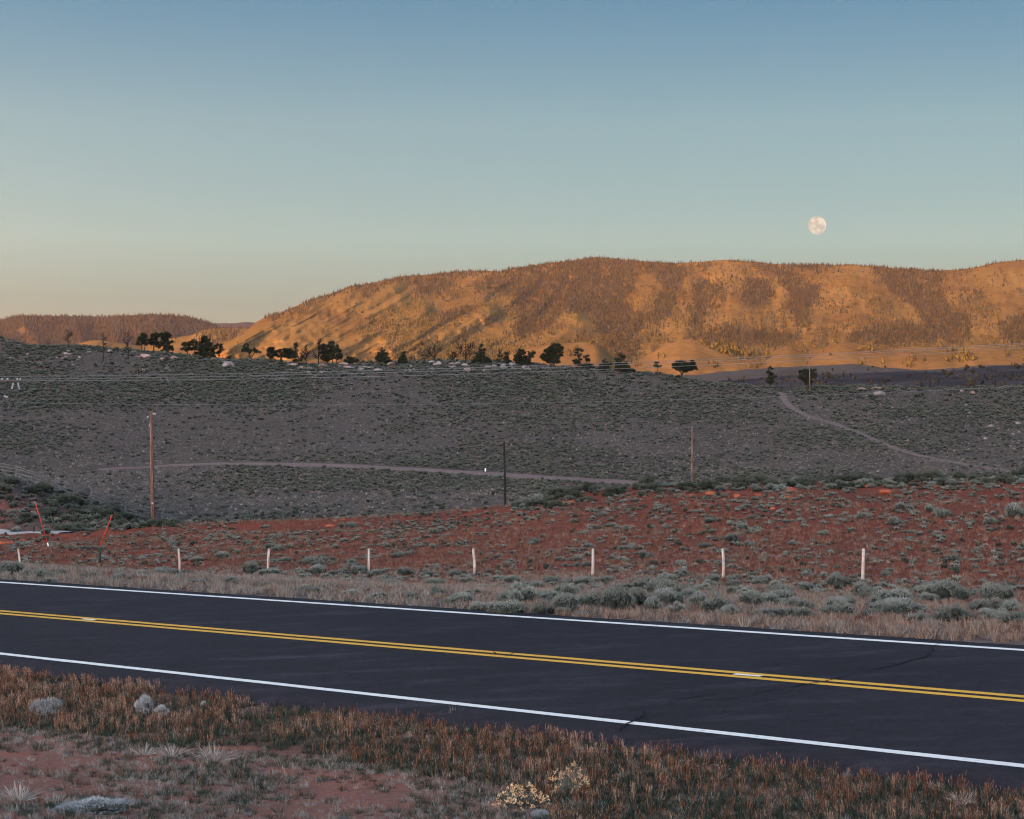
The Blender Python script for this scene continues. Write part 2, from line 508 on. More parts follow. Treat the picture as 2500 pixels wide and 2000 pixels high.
# cross section with broken, sloping edges
tt = np.arange(-70, 170, 0.3)
sec = [(W_NEAR - 0.36, -0.22, 0.10), (W_NEAR - 0.16, -0.09, 0.12), (W_NEAR, -0.015, 0.06), (W_NEAR + 0.5, 0.0, 0), (22.48, 0.0, 0), (W_FAR - 0.4, 0.0, 0), (W_FAR, -0.015, 0.05), (W_FAR + 0.18, -0.12, 0.05), (W_FAR + 0.3, -0.3, 0.05)]
rows = []
for k, (w, dz, jit) in enumerate(sec):
    ww = w + jit * fbm(tt / 0.8, tt * 0 + k * 0.3, 31, 4)
    X = NV[0] * ww + DV[0] * tt; Y = NV[1] * ww + DV[1] * tt
    rows.append(np.stack([X, Y, road_z(X, Y) + dz], -1))
v = np.stack(rows, 1)
nt, nk = v.shape[:2]
i, j = np.meshgrid(np.arange(nt - 1), np.arange(nk - 1), indexing='ij')
q = np.stack([i * nk + j, i * nk + j + 1, (i + 1) * nk + j + 1, (i + 1) * nk + j], -1).reshape(-1, 4)[:, ::-1]
road = tag(obj('highway', mesh_np('highway', v.reshape(-1, 3), q, [M['asphalt']])), kind='structure')
road_strip('edge_line', 26.08 - 0.075, 26.08 + 0.075, -60, 160, 0.006, M['white_paint'], road, jit=0.006)
road_strip('edge_line', 18.88 - 0.08, 18.88 + 0.08, -60, 160, 0.006, M['white_paint'], road, jit=0.008, seed=4)
road_strip('centre_line', 22.48 - 0.215, 22.48 - 0.065, -60, 160, 0.006, M['yellow_paint'], road, jit=0.006, seed=6)
road_strip('centre_line', 22.48 + 0.065, 22.48 + 0.215, -60, 160, 0.006, M['yellow_paint'], road, jit=0.006, seed=8)
def road_t(x, y):
    P = on_road(x, y); return DV[0] * P[0] + DV[1] * P[1]
for xa, ya, xb, yb in ((208, 1511, 243, 1513), (1795, 1646, 1860, 1652)):
    ta, tb = sorted((road_t(xa, ya), road_t(xb, yb)))
    road_strip('marking_remnant', 22.48 - 0.045, 22.48 + 0.05, ta, tb, 0.009, M['white_paint'], road, 0.05, 0.02, seed=11)
def crack(path, wid, seed):
    P = np.array([on_road(*p) for p in path])
    s = np.concatenate([[0], np.cumsum(np.linalg.norm(np.diff(P[:, :2], axis=0), axis=1))])
    u = np.arange(0, s[-1], 0.07)
    X = np.interp(u, s, P[:, 0]); Y = np.interp(u, s, P[:, 1])
    d = np.stack([np.gradient(X), np.gradient(Y)], -1); d /= np.linalg.norm(d, axis=1)[:, None]
    nr = np.stack([-d[:, 1], d[:, 0]], -1)
    jj = fbm(u / 0.5, u * 0, seed, 4) * 0.10
    hw = wid * np.clip(0.55 + 0.9 * fbm(u / 0.3, u * 0 + 5, seed + 3, 3), 0.08, 2)
    X = X + nr[:, 0] * jj; Y = Y + nr[:, 1] * jj
    L = np.stack([X + nr[:, 0] * hw, Y + nr[:, 1] * hw], -1); Rr = np.stack([X - nr[:, 0] * hw, Y - nr[:, 1] * hw], -1)
    v = np.zeros((2 * len(u), 3))
    v[0::2, :2] = L; v[1::2, :2] = Rr
    v[:, 2] = road_z(v[:, 0], v[:, 1]) + 0.011
    k = np.arange(len(u) - 1)
    obj('crack', mesh_np('crack', v, np.stack([2 * k, 2 * k + 1, 2 * k + 3, 2 * k + 2], -1), [M['crack']]), road)
crack([(1508, 1785), (1550, 1765), (1572, 1745), (1590, 1725), (1615, 1716), (1650, 1710), (1700, 1704), (1745, 1694)], 0.019, 1)
crack([(1620, 1716), (1690, 1711), (1750, 1708), (1800, 1704), (1860, 1690), (1930, 1680), (1985, 1669), (2035, 1661), (2090, 1647), (2150, 1632), (2205, 1620), (2250, 1606), (2276, 1590), (2280, 1578), (2303, 1568)], 0.020, 2)
crack([(1225, 1604), (1300, 1576), (1350, 1562), (1420, 1546), (1500, 1534)], 0.009, 3)
crack([(1212, 1592), (1216, 1597), (1222, 1600)], 0.02, 7)

# ------------------------------------------------------------------ far land: each range is a surface between its foot and its skyline
def poly_dist(x, y, line):
    """distance from points to a polyline and the position along it (0..1)"""
    L = np.array(line, dtype=float)
    best = np.full(np.shape(x), 1e9); pos = np.zeros(np.shape(x))
    seg = np.linalg.norm(np.diff(L, axis=0), axis=1); cum = np.concatenate([[0], np.cumsum(seg)])
    for k in range(len(L) - 1):
        d = L[k + 1] - L[k]
        t = np.clip(((x - L[k, 0]) * d[0] + (y - L[k, 1]) * d[1]) / (d @ d), 0, 1)
        r = np.hypot(x - L[k, 0] - t * d[0], y - L[k, 1] - t * d[1])
        w = r < best
        best = np.where(w, r, best); pos = np.where(w, (cum[k] + t * seg[k]) / cum[-1], pos)
    return best, pos

class Range:
    def __init__(s, name, top, foot, depth, xs, ny, mat, soft=0):
        s.top, s.foot, s.depth = top, foot, depth
        yt = lerp(top, xs); yb = lerp(foot, xs)
        if soft:
            kk = np.hanning(2 * soft + 1); kk /= kk.sum()
            yt = np.convolve(np.pad(yt, soft, 'edge'), kk, 'valid')
        yt = yt + fbm(xs / 26.0, xs * 0, len(name)) * 1.6
        s.xs, s.yt, s.yb = xs, yt, yb
        v = np.linspace(0, 1, ny)
        Xg = np.repeat(xs[:, None], ny, 1)
        Yg = yb[:, None] + (np.minimum(yt, yb - 1) - yb)[:, None] * v[None, :]
        D = depth(Xg, Yg, np.repeat(v[None, :], len(xs), 0))
        P = np.stack([(Xg - CX) / F * D, D, (CY - Yg) / F * D], -1)
        s.v, s.D = v, D
        back = P[:, -1:, :].copy(); back[..., :2] *= 1.05; back[..., 2] -= 25
        back2 = P[:, -1:, :].copy(); back2[..., :2] *= 1.18; back2[..., 2] = -60
        front = P[:, :1, :].copy(); front[..., 2] -= 60; front[..., 1] -= 20
        G = np.concatenate([front, P, back, back2], 1)
        n = G.shape[1]
        i, j = np.meshgrid(np.arange(len(xs) - 1), np.arange(n - 1), indexing='ij')
        q = np.stack([i * n + j, (i + 1) * n + j, (i + 1) * n + j + 1, i * n + j + 1], -1).reshape(-1, 4)
        s.o = tag(obj(name, mesh_np(name, G.reshape(-1, 3), q, [mat], True)), kind='structure')
    def place(s, x, y):
        """world points of the surface at image pixels x, y (only where the surface is)"""
        x = np.asarray(x, dtype=float); y = np.asarray(y, dtype=float)
        yt = np.interp(x, s.xs, s.yt); yb = np.interp(x, s.xs, s.yb)
        v = (yb - y) / np.maximum(yb - yt, 1)
        ok = (v >= 0) & (v <= 1)
        fi = np.clip((x - s.xs[0]) / (s.xs[1] - s.xs[0]), 0, len(s.xs) - 1.001); fj = np.clip(v, 0, 0.9999) * (len(s.v) - 1)
        i = fi.astype(int); j = fj.astype(int); u = fi - i; w = fj - j
        D = s.D[i, j] * (1 - u) * (1 - w) + s.D[i + 1, j] * u * (1 - w) + s.D[i, j + 1] * (1 - u) * w + s.D[i + 1, j + 1] * u * w
        return np.stack([(x - CX) / F * D, D, (CY - y) / F * D], -1), ok

def grass_hill_mat(name, c1, c2, c3, scale):
    m, n, b = new_mat(name)
    f = noise_node(n, scale, 6, 0.62)
    c = ramp_node(n, f, [(0.36, c1), (0.5, c2), (0.66, c3)])
    f2 = noise_node(n, scale * 14, 4, 0.7)
    c = mix_node(n, 1.0, c, ramp_node(n, f2, [(0.3, (0.72, 0.70, 0.68)), (0.6, (1, 1, 1))]), 'MULTIPLY')
    n.links.new(c, b.inputs['Base Color'])
    b.inputs['Specular IOR Level'].default_value = 0.0
    b.inputs['Roughness'].default_value = 1.0
    return m
M['mountain'] = grass_hill_mat('mountain_grass', (0.122, 0.068, 0.020), (0.155, 0.092, 0.026), (0.182, 0.112, 0.032), 0.0035)
M['foothill'] = grass_hill_mat('foothill_grass', (0.165, 0.096, 0.036), (0.178, 0.106, 0.040), (0.15, 0.082, 0.032), 0.004)
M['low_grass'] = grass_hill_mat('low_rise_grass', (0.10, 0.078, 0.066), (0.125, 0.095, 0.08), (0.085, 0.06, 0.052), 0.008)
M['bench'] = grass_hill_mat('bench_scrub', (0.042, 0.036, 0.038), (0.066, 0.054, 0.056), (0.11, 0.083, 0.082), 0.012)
M['far_forest_floor'] = grass_hill_mat('far_forest_floor', (0.045, 0.032, 0.024), (0.06, 0.038, 0.025), (0.10, 0.058, 0.028), 0.003)

MAIN_TOP = [(-1000, 960), (400, 905), (480, 880), (520, 855), (543, 843), (580, 821), (604, 805), (630, 784), (658, 770), (686, 763), (723, 748), (767, 730), (815, 715), (843, 703), (900, 692), (978, 675), (1057, 670),
            (1126, 662), (1223, 662), (1288, 649), (1349, 642), (1409, 634), (1451, 628), (1500, 632), (1570, 638), (1653, 643), (1695, 640), (1769, 635), (1825, 638), (1917, 647), (2010, 646),
            (2094, 646), (2168, 654), (2242, 659), (2307, 660), (2340, 659), (2381, 653), (2428, 642), (2474, 636), (2500, 635), (2700, 640), (3500, 700)]
SPURS = [([(885, 700), (720, 780), (546, 855)], 26, 1.0), ([(990, 690), (900, 745), (825, 790), (709, 850)], 40, 1.3), ([(1060, 745), (917, 808), (825, 860)], 26, 1.2), ([(1215, 742), (1103, 790), (964, 856)], 38, 1.3),
         ([(1409, 752), (1380, 800), (1330, 860)], 46, 1.1), ([(1562, 665), (1575, 720), (1590, 770)], 40, 0.45), ([(1655, 772), (1650, 820)], 34, 0.5), ([(1770, 640), (1790, 730), (1800, 810)], 60, 0.5),
         ([(2050, 655), (2090, 740), (2110, 800)], 80, 0.8), ([(1980, 770), (1990, 820)], 34, 0.35), ([(2400, 660), (2440, 740), (2450, 820)], 80, 0.7), ([(780, 740), (640, 800), (560, 850)], 20, 0.7), ([(2260, 780), (2240, 800)], 40, 0.5)]
def main_depth(x, y, v):
    d = 4900 + (940 - y) * 7.0
    k = np.interp(x, [400, 1250, 1450, 2500], [2.0, 1.6, 0.25, -0.25])
    u = x + k * (y - 780)
    n1 = 1 - np.abs(fbm(u / 95.0, y / 420.0, 41, 3)) * 2
    d = d - np.interp(x, [400, 1250, 1500, 2600], [70, 65, 26, 26]) * n1 * smooth(0.0, 0.2, v) * smooth(1.0, 0.75, v)
    for line, w, a in SPURS:
        r, p = poly_dist(x, y, line)
        d = d - 120 * a * np.exp(-(r / w) ** 2) * smooth(0, 0.15, p + 0.03) * smooth(1.0, 0.9, v)
    n2 = 1 - np.abs(fbm(u / 30.0 + 3, y / 150.0, 47, 3)) * 2
    d = d - np.interp(x, [400, 1250, 1500, 2600], [26, 26, 12, 12]) * n2 * smooth(0.0, 0.2, v) * smooth(1.0, 0.85, v) + 26 * fbm(x / 15.0, y / 15.0, 43, 4)
    return d
main_mt = Range('mountain', MAIN_TOP, [(-1000, 975), (480, 940), (3500, 940)], main_depth, np.arange(420, 2901, 4.0), 130, M['mountain'])

LEFT_TOP = [(-800, 800), (-200, 790), (0, 782), (31, 773), (58, 770), (125, 772), (195, 772), (278, 773), (320, 771), (362, 767), (404, 769), (459, 774), (495, 782), (520, 790), (560, 815), (640, 850), (800, 900)]
def left_depth(x, y, v):
    u = x - 0.5 * (y - 800)
    return 7200 + 1500 * v - 160 * (1 - np.abs(fbm(u / 120.0, y / 300.0, 51, 3)) * 2) * smooth(1, 0.8, v) + 25 * fbm(x / 25.0, y / 25.0, 53)
left_mt = Range('forested_mountain', LEFT_TOP, [(-800, 905), (800, 905)], left_depth, np.arange(-700, 701, 5.0), 60, M['far_forest_floor'])
far_mt = Range('distant_plateau', [(200, 800), (450, 790), (529, 790), (573, 789), (600, 787), (700, 784), (900, 800)], [(200, 850), (900, 850)],
               lambda x, y, v: 11500 + 1500 * v + 60 * fbm(x / 30.0, y / 20.0, 57), np.arange(250, 851, 6.0), 24, M['far_forest_floor'])
MID_TOP = [(-700, 900), (60, 895), (120, 868), (172, 848), (195, 838), (236, 828), (267, 834), (306, 839), (350, 846), (380, 838), (417, 827), (473, 817), (501, 803), (523, 801), (575, 800), (610, 800), (640, 806), (760, 850)]
def mid_depth(x, y, v):
    return 5950 + 650 * v ** 1.5 + 30 * fbm(x / 40.0, y / 40.0, 59) - 45 * (1 - np.abs(fbm((x + y) / 60.0, y / 200.0, 61, 2)) * 2) * smooth(1, 0.7, v)
mid_hill = Range('golden_hill', MID_TOP, [(-700, 915), (760, 915)], mid_depth, np.arange(-300, 741, 5.0), 50, M['mountain'], 5)
FOOT_TOP = [(600, 948), (1000, 946), (1150, 925), (1200, 898), (1240, 870), (1280, 852), (1350, 839), (1440, 834), (1470, 842), (1492, 868), (1520, 893), (1540, 889), (1580, 868), (1620, 846), (1660, 830), (1690, 827), (1730, 838),
            (1800, 858), (1870, 868), (1890, 856), (1915, 845), (1940, 850), (1970, 864), (2000, 856), (2040, 837), (2100, 839), (2170, 853), (2230, 845), (2300, 846), (2340, 862), (2370, 838), (2410, 841), (2500, 858), (2900, 880)]
def foot_depth(x, y, v):
    return 3300 + 330 * v ** 1.7 + 25 * fbm(x / 70.0, y / 50.0, 63, 3)
foothill = Range('foothill', FOOT_TOP, [(600, 950), (1500, 945), (3000, 945)], foot_depth, np.arange(700, 2861, 5.0), 60, M['foothill'], 7)
LOW_TOP = [(1000, 960), (1400, 940), (1500, 925), (1600, 918), (1700, 915), (1800, 905), (1900, 897), (2000, 893), (2080, 889), (2150, 897), (2260, 903), (2400, 893), (2500, 890), (2900, 880)]
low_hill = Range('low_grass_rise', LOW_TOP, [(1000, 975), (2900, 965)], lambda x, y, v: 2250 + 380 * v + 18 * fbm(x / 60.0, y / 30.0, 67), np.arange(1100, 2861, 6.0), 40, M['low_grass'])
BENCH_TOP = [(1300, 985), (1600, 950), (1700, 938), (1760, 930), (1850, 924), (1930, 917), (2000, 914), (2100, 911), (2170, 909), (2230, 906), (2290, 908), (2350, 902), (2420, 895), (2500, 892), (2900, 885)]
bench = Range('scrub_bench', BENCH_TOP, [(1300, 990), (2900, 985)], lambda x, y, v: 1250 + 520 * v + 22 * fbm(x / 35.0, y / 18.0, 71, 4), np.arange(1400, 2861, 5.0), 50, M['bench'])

# land that the frame does not show: valley floor and the range behind the camera that still hides the sun from the valley
fl = tag(obj('valley_floor', mesh_np('valley_floor', [(-15000, -9000, -75), (15000, -9000, -75), (15000, 15000, -75), (-15000, 15000, -75)], [(0, 1, 2, 3)], [M['hill_soil']])), kind='structure')
bx = np.arange(-8000, 8001, 160.0); byy = np.linspace(-7200, -2600, 30)
BX, BY = np.meshgrid(bx, byy, indexing='ij')
EAST_H, EAST_TILT = 578.0, 0.010
prof = np.clip(1 - np.abs((BY + 4900) / 2300.0), 0, 1) ** 0.8
BZ = -75 + (EAST_H + 75 + EAST_TILT * BX + 45 * fbm(BX / 1500.0, BX * 0, 81, 3)) * prof + 40 * fbm(BX / 600.0, BY / 600.0, 83, 3) * prof * (1 - prof) * 3
nb = len(byy)
i, j = np.meshgrid(np.arange(len(bx) - 1), np.arange(nb - 1), indexing='ij')
tag(obj('eastern_range', mesh_np('eastern_range', np.stack([BX, BY, BZ], -1).reshape(-1, 3), np.stack([i * nb + j, (i + 1) * nb + j, (i + 1) * nb + j + 1, i * nb + j + 1], -1).reshape(-1, 4), [M['mountain']], True)), kind='structure')
# the camera's own hillside, behind and beside it
gx = np.arange(-600, 601, 30.0); gy = np.arange(-2700, 41, 60.0)

# ------------------------------------------------------------------ moon
m, n, b = new_mat('moon_glow')
f = noise_node(n, 0.0055, 6, 0.55)
n.nodes.remove(b)
em = n.nodes.new('ShaderNodeEmission')       # emission stands in for sunlight on the moon: an evenly bright disc with grey seas
n.links.new(ramp_node(n, f, [(0.42, (0.150, 0.128, 0.098)), (0.50, (0.185, 0.158, 0.122)), (0.57, (0.225, 0.192, 0.150))]), em.inputs['Color'])
n.links.new(em.outputs[0], n.nodes['Material Output'].inputs['Surface'])
import bmesh
bm = bmesh.new(); bmesh.ops.create_uvsphere(bm, u_segments=64, v_segments=32, radius=22.2 * 60000 / F)
me = bpy.data.meshes.new('moon'); bm.to_mesh(me); bm.free()
me.polygons.foreach_set('use_smooth', [True] * len(me.polygons)); me.materials.append(m)
moon = tag(obj('moon', me, loc=tuple(at(1994.8, 550.4, 60000))), 'pale full moon hanging in the sky above the golden mountain', 'moon')

# ------------------------------------------------------------------ haze
m = bpy.data.materials.new('haze_air'); m.use_nodes = True
nt_ = m.node_tree; nt_.nodes.remove(nt_.nodes['Principled BSDF'])
vol = nt_.nodes.new('ShaderNodeVolumePrincipled')
vol.inputs['Color'].default_value = (0.62, 0.68, 1.0, 1)
HAZE = 8e-6
vol.inputs['Density'].default_value = HAZE
nt_.links.new(vol.outputs[0], nt_.nodes['Material Output'].inputs['Volume'])
if HAZE > 0:
    hz = MB().box((0, 3000, 365), (31000, 26000, 890)).mesh('haze', [m])
    tag(obj('haze', hz), 'thin bluish morning air over the whole valley', 'haze', kind='stuff')

# ------------------------------------------------------------------ plant shapes
def blades(n, base, dirs, length, width, bend, seg=2, tint=None, rs=None):
    """n thin curved blades: base (n,3), dirs (n,3) unit, returns verts, tris, tint"""
    rs = rs or rng
    side = np.cross(dirs, rs.normal(size=(n, 3))); side /= np.linalg.norm(side, axis=1)[:, None] + 1e-9
    down = np.array([0, 0, -1.0])
    V = []
    for k in range(seg):
        t = k / seg
        c = base + dirs * (length * t)[:, None] + down * (bend * t * t)[:, None]
        w = (width * (1 - 0.5 * t))[:, None] * side * 0.5
        V += [c - w, c + w]
    V.append(base + dirs * length[:, None] + down * bend[:, None])
    m = 2 * seg + 1
    v = np.stack(V, 1).reshape(-1, 3)
    f = []
    for k in range(seg - 1):
        a = 2 * k
        f += [(a, a + 1, a + 3), (a, a + 3, a + 2)]
    f.append((2 * seg - 2, 2 * seg - 1, 2 * seg))
    f = (np.arange(n)[:, None, None] * m + np.array(f)[None]).reshape(-1, 3)
    t = np.repeat(tint if tint is not None else rs.random(n), m)
    return v, f, t

class Plant:
    def __init__(s): s.v, s.f, s.t, s.n, s.mi = [], [], [], 0, []
    def add(s, v, f, t, mi=0):
        s.v.append(v); s.f.append(np.asarray(f) + s.n); s.t.append(t); s.n += len(v); s.mi.append(np.full(len(f), mi))
    def mesh(s, name, mats):
        return mesh_np(name, np.vstack(s.v), np.vstack(s.f), mats, False, {'tint': np.concatenate(s.t)}, np.concatenate(s.mi))

def lump(c, r, seed, nu=9, nv=5, rough=0.25):
    """a small lumpy dome or ball: used for the dense dark inside of a shrub and for stones"""
    rs = np.random.default_rng(seed)
    th = np.linspace(0, 2 * np.pi, nu, endpoint=False); ph = np.linspace(-np.pi / 2, np.pi / 2, nv)
    v = []
    for p in ph:
        for t in th:
            k = 1 + rough * (rs.random() - 0.5) * 2
            v.append((c[0] + r[0] * k * np.cos(p) * np.cos(t), c[1] + r[1] * k * np.cos(p) * np.sin(t), c[2] + r[2] * k * np.sin(p)))
    f = []
    for i in range(nv - 1):
        for j in range(nu):
            a, b = i * nu + j, i * nu + (j + 1) % nu
            f += [(a, b, b + nu), (a, b + nu, a + nu)]
    return np.array(v), np.array(f)

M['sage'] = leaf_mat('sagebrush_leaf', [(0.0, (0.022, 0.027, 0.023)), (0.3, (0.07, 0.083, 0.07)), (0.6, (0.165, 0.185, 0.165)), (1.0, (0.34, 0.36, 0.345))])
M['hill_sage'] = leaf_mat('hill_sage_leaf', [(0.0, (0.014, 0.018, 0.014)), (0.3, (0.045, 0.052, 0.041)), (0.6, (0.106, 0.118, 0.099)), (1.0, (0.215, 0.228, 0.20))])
M['hill_blade'] = leaf_mat('hill_grass_blade', [(0.0, (0.055, 0.046, 0.040)), (0.5, (0.13, 0.108, 0.096)), (1.0, (0.25, 0.21, 0.19))], sat_var=0.3)
M['dark_shrub'] = leaf_mat('dark_shrub_leaf', [(0.0, (0.018, 0.022, 0.017)), (0.5, (0.055, 0.066, 0.050)), (1.0, (0.12, 0.135, 0.11))])
M['grey_sage'] = leaf_mat('pale_sage_leaf', [(0.0, (0.05, 0.055, 0.048)), (0.35, (0.19, 0.20, 0.195)), (1.0, (0.42, 0.43, 0.45))])
M['twig'] = noise_mat('grey_twig', [(0, (0.03, 0.025, 0.022)), (1, (0.07, 0.06, 0.052))], 20)
M['dry_grass'] = leaf_mat('dry_grass_blade', [(0.0, (0.10, 0.065, 0.05)), (0.5, (0.24, 0.17, 0.135)), (1.0, (0.40, 0.30, 0.24))], sat_var=0.2)
M['verge_blade'] = leaf_mat('verge_grass_blade', [(0.0, (0.08, 0.052, 0.041)), (0.5, (0.185, 0.128, 0.10)), (1.0, (0.33, 0.24, 0.19))], sat_var=0.25)
M['verge_grey'] = leaf_mat('verge_grey_blade', [(0.0, (0.06, 0.058, 0.05)), (0.5, (0.16, 0.145, 0.128)), (1.0, (0.30, 0.275, 0.25))], sat_var=0.25)
M['bank_blade'] = leaf_mat('bank_grass_blade', [(0.0, (0.07, 0.028, 0.019)), (0.5, (0.140, 0.062, 0.044)), (1.0, (0.25, 0.135, 0.10))], sat_var=0.3)
M['pale_grass'] = leaf_mat('pale_grass_blade', [(0.0, (0.09, 0.085, 0.075)), (0.5, (0.25, 0.215, 0.19)), (1.0, (0.42, 0.37, 0.33))], sat_var=0.2)
M['rust_grass'] = leaf_mat('rust_grass_stem', [(0.0, (0.036, 0.017, 0.012)), (0.3, (0.085, 0.032, 0.017)), (0.55, (0.17, 0.066, 0.028)), (0.75, (0.145, 0.083, 0.057)), (1.0, (0.29, 0.195, 0.145))], sat_var=0.3)
M['green_grass'] = leaf_mat('dark_green_blade', [(0.0, (0.010, 0.014, 0.010)), (0.6, (0.030, 0.040, 0.027)), (1.0, (0.085, 0.098, 0.072))], sat_var=0.3)

def sage_mesh(name, seed, n, lobes=9, leaf=0.075, wid=0.02, mat='sage', height=0.46, core=True, spiky=0.0):
    """unit wide low shrub of several rounded lobes covered with leafy twig tips"""
    rs = np.random.default_rng(seed)
    P = Plant()
    cs = []
    for k in range(lobes):
        a = rs.uniform(0, 2 * np.pi); d = 0.34 * math.sqrt(rs.random())
        r = rs.uniform(0.13, 0.24) * (1.15 - 0.5 * d)
        h = height * rs.uniform(0.45, 1.0) * (1 - 0.9 * (d / 0.42) ** 2 * 0.5)
        cs.append((d * math.cos(a), d * math.sin(a), max(h - r * 0.7, 0.03), r))
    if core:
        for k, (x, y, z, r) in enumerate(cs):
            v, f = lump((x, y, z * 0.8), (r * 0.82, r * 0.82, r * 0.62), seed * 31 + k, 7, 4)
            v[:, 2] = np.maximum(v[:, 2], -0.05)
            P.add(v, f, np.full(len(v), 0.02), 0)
    w = np.array([c[3] ** 2 for c in cs]); w /= w.sum()
    idx = rs.choice(lobes, n, p=w)
    C = np.array(cs)[idx]
    d = rs.normal(size=(n, 3)); d[:, 2] = np.abs(d[:, 2]) * 0.9 + 0.05; d /= np.linalg.norm(d, axis=1)[:, None]
    base = C[:, :3] + d * (C[:, 3] * np.array([1, ])).reshape(-1, 1) * np.array([0.88, 0.88, 0.75])
    dirs = d * (0.7 - spiky) + np.array([0, 0, 0.5 + spiky]) + rs.normal(size=(n, 3)) * 0.28
    dirs /= np.linalg.norm(dirs, axis=1)[:, None]
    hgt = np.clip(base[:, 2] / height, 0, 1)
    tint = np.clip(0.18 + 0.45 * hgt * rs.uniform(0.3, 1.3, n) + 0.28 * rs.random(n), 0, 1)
    v, f, t = blades(n, base, dirs, leaf * rs.uniform(0.6, 1.4, n), wid * rs.uniform(0.7, 1.3, n), np.zeros(n), 1, tint, rs)
    v[:, 2] = np.maximum(v[:, 2], -0.04)
    P.add(v, f, t)
    return P.mesh(name, [M[mat]])
def tuft_mesh(name, seed, n, mat, length=(0.6, 1.0), spread=0.55, wid=0.02, rad=0.12, seg=2, bend=0.25, lo=0.0, hi=1.0):
    """unit high bunch of grass blades"""
    rs = np.random.default_rng(seed)
    a = rs.uniform(0, 2 * np.pi, n); r = rad * np.sqrt(rs.random(n))
    base = np.stack([r * np.cos(a), r * np.sin(a), np.full(n, -0.03)], -1)
    a2 = a + rs.normal(0, 0.6, n); lean = spread * rs.random(n) ** 0.8
    d = np.stack([np.cos(a2) * lean, np.sin(a2) * lean, np.ones(n)], -1); d /= np.linalg.norm(d, axis=1)[:, None]
    P = Plant()
    L = rs.uniform(*length, n)
    P.add(*blades(n, base, d, L, wid * rs.uniform(0.6, 1.4, n), bend * lean * L, seg, lo + (hi - lo) * rs.random(n), rs))
    return P.mesh(name, [M[mat]])
def bluestem_mesh(name, seed, n):
    """upright rust coloured stems with feathery tips above short dark green leaves"""
    rs = np.random.default_rng(seed)
    P = Plant()
    a = rs.uniform(0, 2 * np.pi, n); r = 0.16 * np.sqrt(rs.random(n))
    base = np.stack([r * np.cos(a), r * np.sin(a), np.full(n, -0.03)], -1)
    lean = 0.22 * rs.random(n)
    a2 = rs.uniform(0, 2 * np.pi, n)
    d = np.stack([np.cos(a2) * lean, np.sin(a2) * lean, np.ones(n)], -1); d /= np.linalg.norm(d, axis=1)[:, None]
    L = rs.uniform(0.55, 1.0, n)
    tn = np.clip(rs.normal((0.42, 0.55, 0.78)[seed % 3], 0.25, n), 0, 1)
    P.add(*blades(n, base, d, L, 0.011 * np.ones(n), 0.03 * L, 2, tn, rs))
    # seed heads: short wide blades along the upper half
    k = 3
    bb = np.repeat(base + d * (L * 0.5)[:, None], k, 0) + np.repeat(d * L[:, None], k, 0) * rs.uniform(0, 0.38, n * k)[:, None]
    dd = np.repeat(d, k, 0) + rs.normal(size=(n * k, 3)) * 0.16; dd /= np.linalg.norm(dd, axis=1)[:, None]
    P.add(*blades(n * k, bb, dd, rs.uniform(0.10, 0.22, n * k), 0.026 * np.ones(n * k), np.zeros(n * k), 1, np.clip(np.repeat(tn, k) + rs.normal(0, 0.1, n * k), 0, 1), rs))
    g = int(n * 3.6)
    a = rs.uniform(0, 2 * np.pi, g); r = 0.24 * np.sqrt(rs.random(g))
    base = np.stack([r * np.cos(a), r * np.sin(a), np.full(g, -0.03)], -1)
    lean = rs.uniform(0.3, 1.4, g)
    d = np.stack([np.cos(a) * lean, np.sin(a) * lean, np.ones(g)], -1); d /= np.linalg.norm(d, axis=1)[:, None]
    Lg = rs.uniform(0.25, 0.55, g)
    v, f, t = blades(g, base, d, Lg, 0.016 * np.ones(g), 0.2 * Lg * lean, 2, rs.random(g), rs)
    P.add(v, f, t, 1)
    return P.mesh(name, [M['rust_grass'], M['green_grass']])

